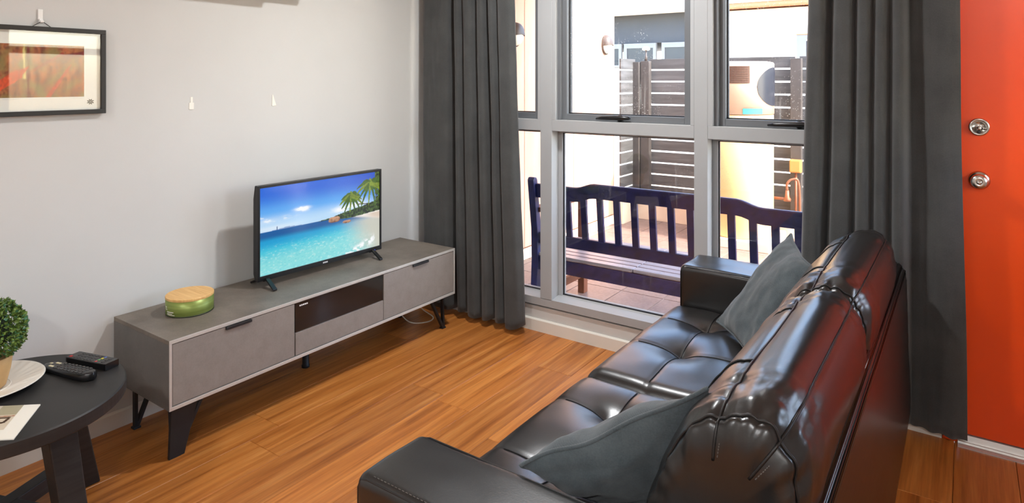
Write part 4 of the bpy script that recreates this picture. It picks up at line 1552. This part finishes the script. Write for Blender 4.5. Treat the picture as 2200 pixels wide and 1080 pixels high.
def cover(nu, nv):
    u, v = np.meshgrid(np.linspace(0, 1, nu + 1), np.linspace(0, 1, nv + 1))   # u: from the right edge, v: from the far edge to the near edge
    def L(*c):
        return np.array(srgb(*c)[:3])
    c = np.broadcast_to(L(232, 227, 214), u.shape + (3,)).copy()
    ph = (u > 0.20) & (v < 0.74)
    c[ph] = L(204, 190, 168)
    w = (u > 0.20) & (v < 0.30)
    c[w] = L(164, 156, 128)
    c[(u > 0.46) & (v < 0.30)] = L(198, 190, 172)
    def band(c, x0, y0, x1, y1, wd, col):
        d = np.hypot(x1 - x0, y1 - y0)
        s = np.clip(((u - x0) * (x1 - x0) + (v - y0) * (y1 - y0)) / d ** 2, 0, 1)
        m = np.hypot(u - (x0 + s * (x1 - x0)), v - (y0 + s * (y1 - y0))) < wd
        c[m & ph] = col
        return c
    c = band(c, 0.22, 0.33, 0.9, 0.40, 0.012, L(150, 96, 66))
    c = band(c, 0.26, 0.38, 0.52, 0.40, 0.022, L(66, 46, 34))
    c = band(c, 0.26, 0.42, 0.28, 0.52, 0.020, L(66, 46, 34))
    c = band(c, 0.30, 0.53, 0.56, 0.52, 0.022, L(66, 46, 34))
    c = band(c, 0.50, 0.40, 0.60, 0.70, 0.030, L(60, 42, 30))
    c = band(c, 0.34, 0.60, 0.85, 0.66, 0.020, L(140, 92, 60))
    c = band(c, 0.62, 0.60, 0.9, 0.70, 0.05, L(120, 72, 46))
    r = np.hypot((u - 0.315) * 1.05, (v - 0.885)) / 0.042
    c[(r < 1) & (r > 0.55)] = L(60, 84, 156)
    c[(np.abs(u - 0.385) < 0.010) & (np.abs(v - 0.885) < 0.04)] = L(70, 90, 150)
    c[(np.hypot(u - 0.255, v - 0.86) < 0.010)] = L(70, 90, 150)
    return np.concatenate([c, np.ones(u.shape + (1,))], -1).reshape(-1, 4)


ztop = TZ + 0.0005 + 4 * 0.0007 + 0.0001
obj('cover', grid(lambda a, b: tuple(Q + E1 * (a * WB) + E2 * (b * HB) + Vector((0, 0, ztop))), 110, 100), M['cover'], br, False, cover(110, 100))

# ================================================================== OUTSIDE
GZ = -0.10
pv = obj('floor_patio', box((-0.22, 0.12, GZ - 0.12), (4.6, 3.6, GZ - 0.006)), M['paver_grout'])
struct(pv)
pv['label'] = 'tiled courtyard floor outside the window'
TS = 0.312
tm = {}
gx = 0.793 - 4 * TS
while gx < 4.5:
    gy = 1.185 - 4 * TS
    col_i = round((gx - 0.793) / TS)
    if col_i % 2:
        gy -= 0.0
    while gy < 3.6:
        x0, x1, y0, y1 = max(gx, -0.219), min(gx + TS, 4.59), max(gy, 0.125), min(gy + TS, 3.595)
        if x1 - x0 > 0.02 and y1 - y0 > 0.02:
            key = (round(x1 - x0, 3), round(y1 - y0, 3))
            if key not in tm:
                v, f = box((-(x1 - x0) / 2 + 0.0035, -(y1 - y0) / 2 + 0.0035, -0.008), ((x1 - x0) / 2 - 0.0035, (y1 - y0) / 2 - 0.0035, 0.0), 0.001, 1)
                me = bpy.data.meshes.new('tile')
                me.from_pydata(v, [], f)
                me.materials.append(M['tile'])
                tm[key] = me
            o = bpy.data.objects.new('tile', tm[key])
            COL.objects.link(o)
            o.parent = pv
            o.location = Vector(((x0 + x1) / 2, (y0 + y1) / 2, GZ)) - Vector(pv.location)
        gy += TS
    gx += TS

# cladding wall at the side of the courtyard
cw = obj('wall_cladding', box((-0.40, 0.12, GZ - 0.1), (-0.232, 3.13, 2.6)), M['clad_joint'])
struct(cw)
cw['label'] = 'cream panelled side wall of the courtyard'
pe = [0.122, 0.52, 0.985, 1.452, 1.87, 2.282, 2.69, 3.13]
for a, b in zip(pe[:-1], pe[1:]):
    obj('cladding_panel', box((-0.232, a + 0.003, 0.0), (-0.222, b - 0.003, 2.6), 0.0015, 1), M['clad'], cw)
    obj('skirting', box((-0.231, a, GZ), (-0.216, b, -0.012), 0.001, 1), M['plinth'], cw)
obj('corner_trim', box((-0.40, 3.13, GZ), (-0.222, 3.142, 2.6)), M['clad'], cw)


def bulkhead(y, z, label):
    t = thing('wall_light', (-0.222, y, z), label, 'wall light', 'eyelid wall lights on the cladding')
    N = 20
    def dome(prof, half, m, nm):
        V, Fc = [], []
        K = 24
        for r, h in prof:
            for k in range(K + 1):
                a = (half[0] + (half[1] - half[0]) * k / K)
                V.append((-0.222 + h, y + r * 0.080 * math.cos(a), z + r * 0.100 * math.sin(a)))
        w = K + 1
        for i in range(len(prof) - 1):
            for k in range(K):
                Fc.append((i * w + k, i * w + k + 1, (i + 1) * w + k + 1, (i + 1) * w + k))
        return obj(nm, (V, Fc), m, t, True)
    dome([(0, 0.0), (1.0, 0.0), (1.0, 0.018), (0.0, 0.018)], (0, 2 * PI), M['lampmetal'], 'base')
    dome([(1.02, 0.008), (1.0, 0.026), (0.92, 0.048), (0.75, 0.066), (0.45, 0.077), (0.0, 0.081)], (-0.10, PI + 0.10), M['lampmetal'], 'hood')
    dome([(0.90, 0.014), (0.88, 0.030), (0.78, 0.049), (0.6, 0.062), (0.35, 0.069), (0.0, 0.072)], (PI - 0.1, 2 * PI + 0.1), M['lampglass'], 'diffuser')


bulkhead(1.30, 1.775, 'eyelid wall light on cream cladding closest to the curtain')
bulkhead(2.93, 1.765, 'eyelid wall light on cream cladding next to the fence')

# fence
FTOP = 1.63
pl_ = obj('fence_plinth', merge(box((-0.20, 3.5, GZ), (4.6, 3.6, 0.13), 0.004), box((-0.20, 3.142, GZ), (-0.12, 3.5, 0.13), 0.004)), M['plinth'])
tag(pl_, 'low cream plinth under the slatted fence', 'plinth')
fx = [-0.022, 1.497, 3.0, 4.5]
fz = []
z = FTOP
while z - 0.108 > 0.14:
    fz.append((z - 0.108, z))
    z -= 0.1245
f1 = thing('slat_fence', (1.5, 3.52, 0.13), 'weathered grey slat fence at the back of the courtyard behind the tank', 'fence')
slat_mesh = None
for i, x_ in enumerate(fx):
    obj('post', box((x_ - 0.048, 3.47, 0.13), (x_ + 0.048, 3.54, FTOP - 0.02), 0.003), M['post'], f1)
for i in range(3):
    for (a, b) in fz:
        sx = 0.004 * nz(i * 3.3, a * 9)
        obj('slat', box((fx[i] + 0.02, 3.545, a + sx), (fx[i + 1] - 0.02, 3.565, b + sx), 0.002, 1), M['fence'], f1)
f2 = thing('slat_fence', (-0.16, 3.3, 0.13), 'short weathered slat fence return joining the cream cladding wall', 'fence')
for (a, b) in fz:
    obj('slat', box((-0.165, 3.145, a), (-0.145, 3.50, b), 0.002, 1), M['fence'], f2)
obj('post', box((-0.15, 3.44, 0.13), (-0.08, 3.50, FTOP - 0.03), 0.002), M['post'], f2)
sl = thing('solar_light', (-0.022, 3.505, FTOP - 0.02), 'mushroom shaped solar light on top of the fence post', 'solar light')
obj('stem', lathe([(0, 0), (0.016, 0), (0.014, 0.05), (0.009, 0.06), (0.009, 0.115), (0, 0.115)], (-0.022, 3.505, FTOP - 0.02), 16), M['lampmetal'], sl, True)
obj('cap', lathe([(0, 0.115), (0.03, 0.115), (0.042, 0.125), (0.040, 0.140), (0.025, 0.155), (0, 0.160)], (-0.022, 3.505, FTOP - 0.02), 24), M['lampglass'], sl, True)
mb = thing('meter_box', (1.50, 3.42, 0.53), 'small orange box fixed to the fence post beside the tank', 'box')
obj('case', box((1.455, 3.40, 0.54), (1.555, 3.468, 0.66), 0.006), M['boxyellow'], mb)
obj('cover', box((1.462, 3.392, 0.548), (1.548, 3.40, 0.652), 0.004), M['boxyellow'], mb)
obj('conduit', tube([(1.505, 3.44, 0.54), (1.505, 3.44, 0.0)], 0.011, 8), M['copper'], mb, True)

# hot water heat pump tank
TX, TY, TRd = 1.075, 3.14, 0.295
tk = thing('water_tank', (TX, TY, GZ), 'tall cream hot water tank standing in front of the fence', 'water tank')
obj('concrete_base', box((TX - 0.34, TY - 0.34, GZ), (TX + 0.34, TY + 0.32, -0.02), 0.006), M['plinth'], tk)
obj('tank_body', lathe([(0, -0.02), (TRd - 0.01, -0.02), (TRd, -0.01), (TRd, 1.085), (TRd - 0.006, 1.09), (0, 1.09)], (TX, TY, 0), 72), M['tank'], tk, True)
sh = obj('shroud', lathe([(0, 1.095), (TRd + 0.004, 1.095), (TRd + 0.004, 1.55), (TRd - 0.004, 1.565), (TRd - 0.05, 1.575), (0, 1.58)], (TX, TY, 0), 72), M['tank_top'], tk, True)


def cyl_patch(a0, a1, lo, hi, r, n=16, nzv=14, xoff=0):
    """lo, hi: functions of u -> z"""
    return grid(lambda u, v: (TX + r * math.cos(a0 + (a1 - a0) * u), TY + r * math.sin(a0 + (a1 - a0) * u), lo(u) + v * (hi(u) - lo(u))), n, nzv)


obj('grille', cyl_patch(-2.75, -1.02, lambda u: 1.375, lambda u: 1.53, TRd + 0.008, 24, 2), M['tank_grille'], sh)
for k in range(8):
    zz = 1.385 + k * 0.0195
    obj('grille_bar', cyl_patch(-2.72, -1.05, lambda u: zz, lambda u: zz + 0.006, TRd + 0.013, 24, 1), M['tank_grille'], sh)
arc = lambda u: math.sqrt(max(0.0, 1 - (1 - u) ** 2))
obj('side_panel', cyl_patch(-0.80, 0.35, lambda u: 1.345 - 0.175 * arc(min(1, u * 1.6)), lambda u: 1.345 + 0.175 * arc(min(1, u * 1.6)), TRd + 0.009, 30, 8), M['tank_dark'], sh)
obj('label', cyl_patch(-1.22, -0.62, lambda u: 1.100, lambda u: 1.150, TRd + 0.0085, 12, 1), M['teal'], sh)
for k in range(9):
    obj('printed_mark', cyl_patch(-2.25 + k * 0.075, -2.20 + k * 0.075, lambda u: 1.102, lambda u: 1.128, TRd + 0.0085, 2, 1), M['tank_grille'], sh)
obj('valve', merge(lathe([(0, 0), (0.03, 0), (0.034, 0.02), (0.02, 0.04), (0.016, 0.10), (0, 0.10)], (TX + 0.40, TY + 0.08, 0.30), 20), tube([(TX + 0.28, TY + 0.08, 0.32), (TX + 0.40, TY + 0.08, 0.32)], 0.014, 8)), M['copper'], tk, True)
obj('pipe', tube(curve_pts([(TX + 0.40, TY + 0.08, 0.40), (TX + 0.40, TY + 0.08, 0.46), (TX + 0.44, TY + 0.10, 0.50), (TX + 0.49, TY + 0.12, 0.46), (TX + 0.50, TY + 0.12, 0.10), (TX + 0.50, TY + 0.12, GZ)], 40), 0.011, 8), M['copper'], tk, True)

# bench
BX0, BYR, BYF = 0.535, 0.450, 1.00
BX1 = 2.255
bn = thing('garden_bench', ((BX0 + BX1) / 2, 0.72, GZ), 'navy blue slatted garden bench with pale sky-lit seat outside the window', 'bench')
lean = 0.055
# rear posts: splayed, with rounded tops
for x_ in (BX0, BX1):
    pts = [(BYR - 0.03, GZ), (BYR + 0.03, GZ), (BYR + 0.045, 0.25), (BYR + 0.035, 0.45), (BYR - 0.010, 0.765), (BYR - 0.022, 0.782), (BYR - 0.045, 0.782), (BYR - 0.058, 0.765), (BYR - 0.015, 0.45), (BYR - 0.010, 0.25)]
    obj('rear_leg', prism(pts, 0, x_ - 0.024, x_ + 0.024, 0.005), M['bench_blue'], bn)
    obj('front_leg', box((x_ + (0.02 if x_ == BX0 else -0.07), BYF - 0.028, GZ), (x_ + (0.07 if x_ == BX0 else -0.02), BYF + 0.028, 0.555), 0.004), M['bench_brown'], bn)
    obj('side_stretcher', box((x_ - 0.012 + (0.03 if x_ == BX0 else -0.03), BYR + 0.02, 0.005), (x_ + 0.018 + (0.03 if x_ == BX0 else -0.03), BYF - 0.02, 0.055), 0.003), M['bench_brown'], bn)
    obj('armrest', hexa([(x_ - 0.03, BYR, 0.555), (x_ + 0.04, BYR, 0.555), (x_ + 0.055, BYF + 0.06, 0.555), (x_ - 0.035, BYF + 0.06, 0.555)],
                        [(x_ - 0.03, BYR, 0.585), (x_ + 0.04, BYR, 0.585), (x_ + 0.055, BYF + 0.06, 0.585), (x_ - 0.035, BYF + 0.06, 0.585)], 0.005), M['bench_brown'], bn)
    obj('side_rail', box((x_ - 0.015, BYR + 0.03, 0.205), (x_ + 0.015, BYF - 0.02, 0.275), 0.003), M['bench_blue'], bn)
ax0, ax1 = BX0 + 0.02, BX1 - 0.02


def back_y(z):
    return BYR + 0.032 - (z - 0.28) * (lean / 0.5)


def rail_geo(x0, x1, topf, botf, th, n=60):
    V, Fc = [], []
    for i in range(n + 1):
        x_ = x0 + (x1 - x0) * i / n
        zt, zb = topf(x_), botf(x_)
        for (z_, s) in ((zt - 0.006, -1), (zt, -0.6), (zt, 0.6), (zt - 0.006, 1), (zb, 1), (zb, -1)):
            V.append((x_, back_y(z_) + s * th / 2, z_))
    for i in range(n):
        for k in range(6):
            Fc.append((i * 6 + k, (i + 1) * 6 + k, (i + 1) * 6 + (k + 1) % 6, i * 6 + (k + 1) % 6))
    Fc += [tuple(range(6)), tuple(range(n * 6, n * 6 + 6))[::-1]]
    return V, Fc


def sstep(a, b, x_):
    t = min(max((x_ - a) / (b - a), 0), 1)
    return t * t * (3 - 2 * t)


h0, h1 = 0.84, 0.975
rt = lambda x_: 0.742 + 0.034 * sstep(h0, h1, x_) * (1 - sstep(BX0 + BX1 - h1, BX0 + BX1 - h0, x_)) + 0.0
obj('top_rail', rail_geo(ax0, ax1, rt, lambda x_: rt(x_) - 0.088, 0.034), M['bench_blue'], bn)
obj('lower_rail', rail_geo(ax0, ax1, lambda x_: 0.425, lambda x_: 0.355, 0.030, 8), M['bench_blue'], bn)
ns = 14
for k in range(ns):
    xc = 0.670 + k * (1.452 / (ns - 1))
    zt = rt(xc) - 0.075
    q = lambda z_, w=0.020, t=0.010: [(xc - w, back_y(z_) - t, z_), (xc + w, back_y(z_) - t, z_), (xc + w, back_y(z_) + t, z_), (xc - w, back_y(z_) + t, z_)]
    obj('back_slat', hexa(q(0.40), q(zt), 0.002, 1), M['bench_blue'], bn)
obj('rear_apron', box((ax0, BYR + 0.005, 0.185), (ax1, BYR + 0.030, 0.268), 0.003), M['bench_blue'], bn)
obj('front_apron', box((ax0, BYF - 0.012, 0.195), (ax1, BYF + 0.012, 0.272), 0.003), M['bench_blue'], bn)
xm = 1.21
for k in range(8):
    y0 = BYR + 0.006 + k * 0.0705
    for a, b in ((ax0 - 0.0, xm - 0.002), (xm + 0.002, ax1)):
        obj('seat_slat', box((a, y0, 0.2745), (b, y0 + 0.062, 0.294), 0.003, 1), M['bench_slat'], bn)
obj('seat_bearer', box((xm - 0.02, BYR + 0.03, 0.225), (xm + 0.02, BYF - 0.012, 0.2745), 0.002), M['bench_blue'], bn)

# veranda roof over the bench side of the courtyard
vr = obj('ceiling_veranda', box((-0.22, 0.12, 2.45), (4.6, 1.75, 2.55)), M['neighbour_white'])
struct(vr)
vr['label'] = 'white veranda soffit outside over the bench'
obj('fascia', box((-0.22, 1.75, 2.40), (4.6, 1.78, 2.58), 0.003), M['neighbour_white'], vr)

# ground and neighbouring house beyond the fence
struct(obj('floor_ground', merge(box((-14, 3.6, -0.3), (16, 24, -0.12)), box((4.6, -14, -0.3), (16, 3.6, -0.12))), M['ground_far']))
nb = thing('neighbour_house', (-0.2, 7.4, -0.12), 'white house with dark upper cladding behind the slatted fence', 'house')
NY = 7.0
obj('rendered_wall', box((-0.55, NY, -0.12), (5.5, NY + 3, 2.47), 0.01), M['neighbour_white'], nb)
obj('dark_wall', box((-6.0, NY + 0.05, 2.02), (-0.55, NY + 3, 2.50), 0.01), M['neighbour_dark'], nb)
obj('lower_wall', box((-6.0, NY + 0.05, -0.12), (-0.55, NY + 3, 1.62), 0.01), M['neighbour_white'], nb)
obj('fascia', box((-6.2, NY - 0.35, 2.50), (-0.5, NY + 3.2, 2.86), 0.01), M['neighbour_white'], nb)
obj('fascia', box((-0.5, NY - 0.30, 2.49), (5.7, NY + 3.2, 2.545), 0.005), M['eave_trim'], nb)
obj('roof', prism([(NY - 0.32, 2.545), (NY + 3.2, 2.545), (NY + 3.2, 3.4), (NY - 0.32, 2.63)], 0, -0.5, 5.7), M['neighbour_white'], nb)
for x0, x1 in ((-3.4, -2.6), (-2.5, -1.98), (-1.93, -1.36), (-1.26, -0.62)):
    w = obj('window', merge(box((x0, NY + 0.0, 1.62), (x1, NY + 0.06, 1.66)), box((x0, NY + 0.0, 1.94), (x1, NY + 0.06, 2.02)), box((x0, NY + 0.0, 1.66), (x0 + 0.05, NY + 0.06, 1.94)), box((x1 - 0.05, NY, 1.66), (x1, NY + 0.06, 1.94))), M['neighbour_frame'], nb)
    obj('pane', box((x0 + 0.05, NY + 0.02, 1.66), (x1 - 0.05, NY + 0.04, 1.94)), M['neighbour_glass'], w)
w = obj('window', merge(box((0.80, NY - 0.02, 2.00), (1.9, NY + 0.02, 2.06)), box((0.80, NY - 0.02, 1.3), (0.93, NY + 0.02, 2.0)), box((1.77, NY - 0.02, 1.3), (1.9, NY + 0.02, 2.0))), M['neighbour_frame'], nb)
obj('pane', box((0.93, NY - 0.01, 1.3), (1.77, NY + 0.01, 1.97)), M['neighbour_glass'], w)
obj('lintel_trim', box((0.80, NY - 0.03, 2.06), (1.9, NY + 0.0, 2.075)), M['eave_trim'], w)
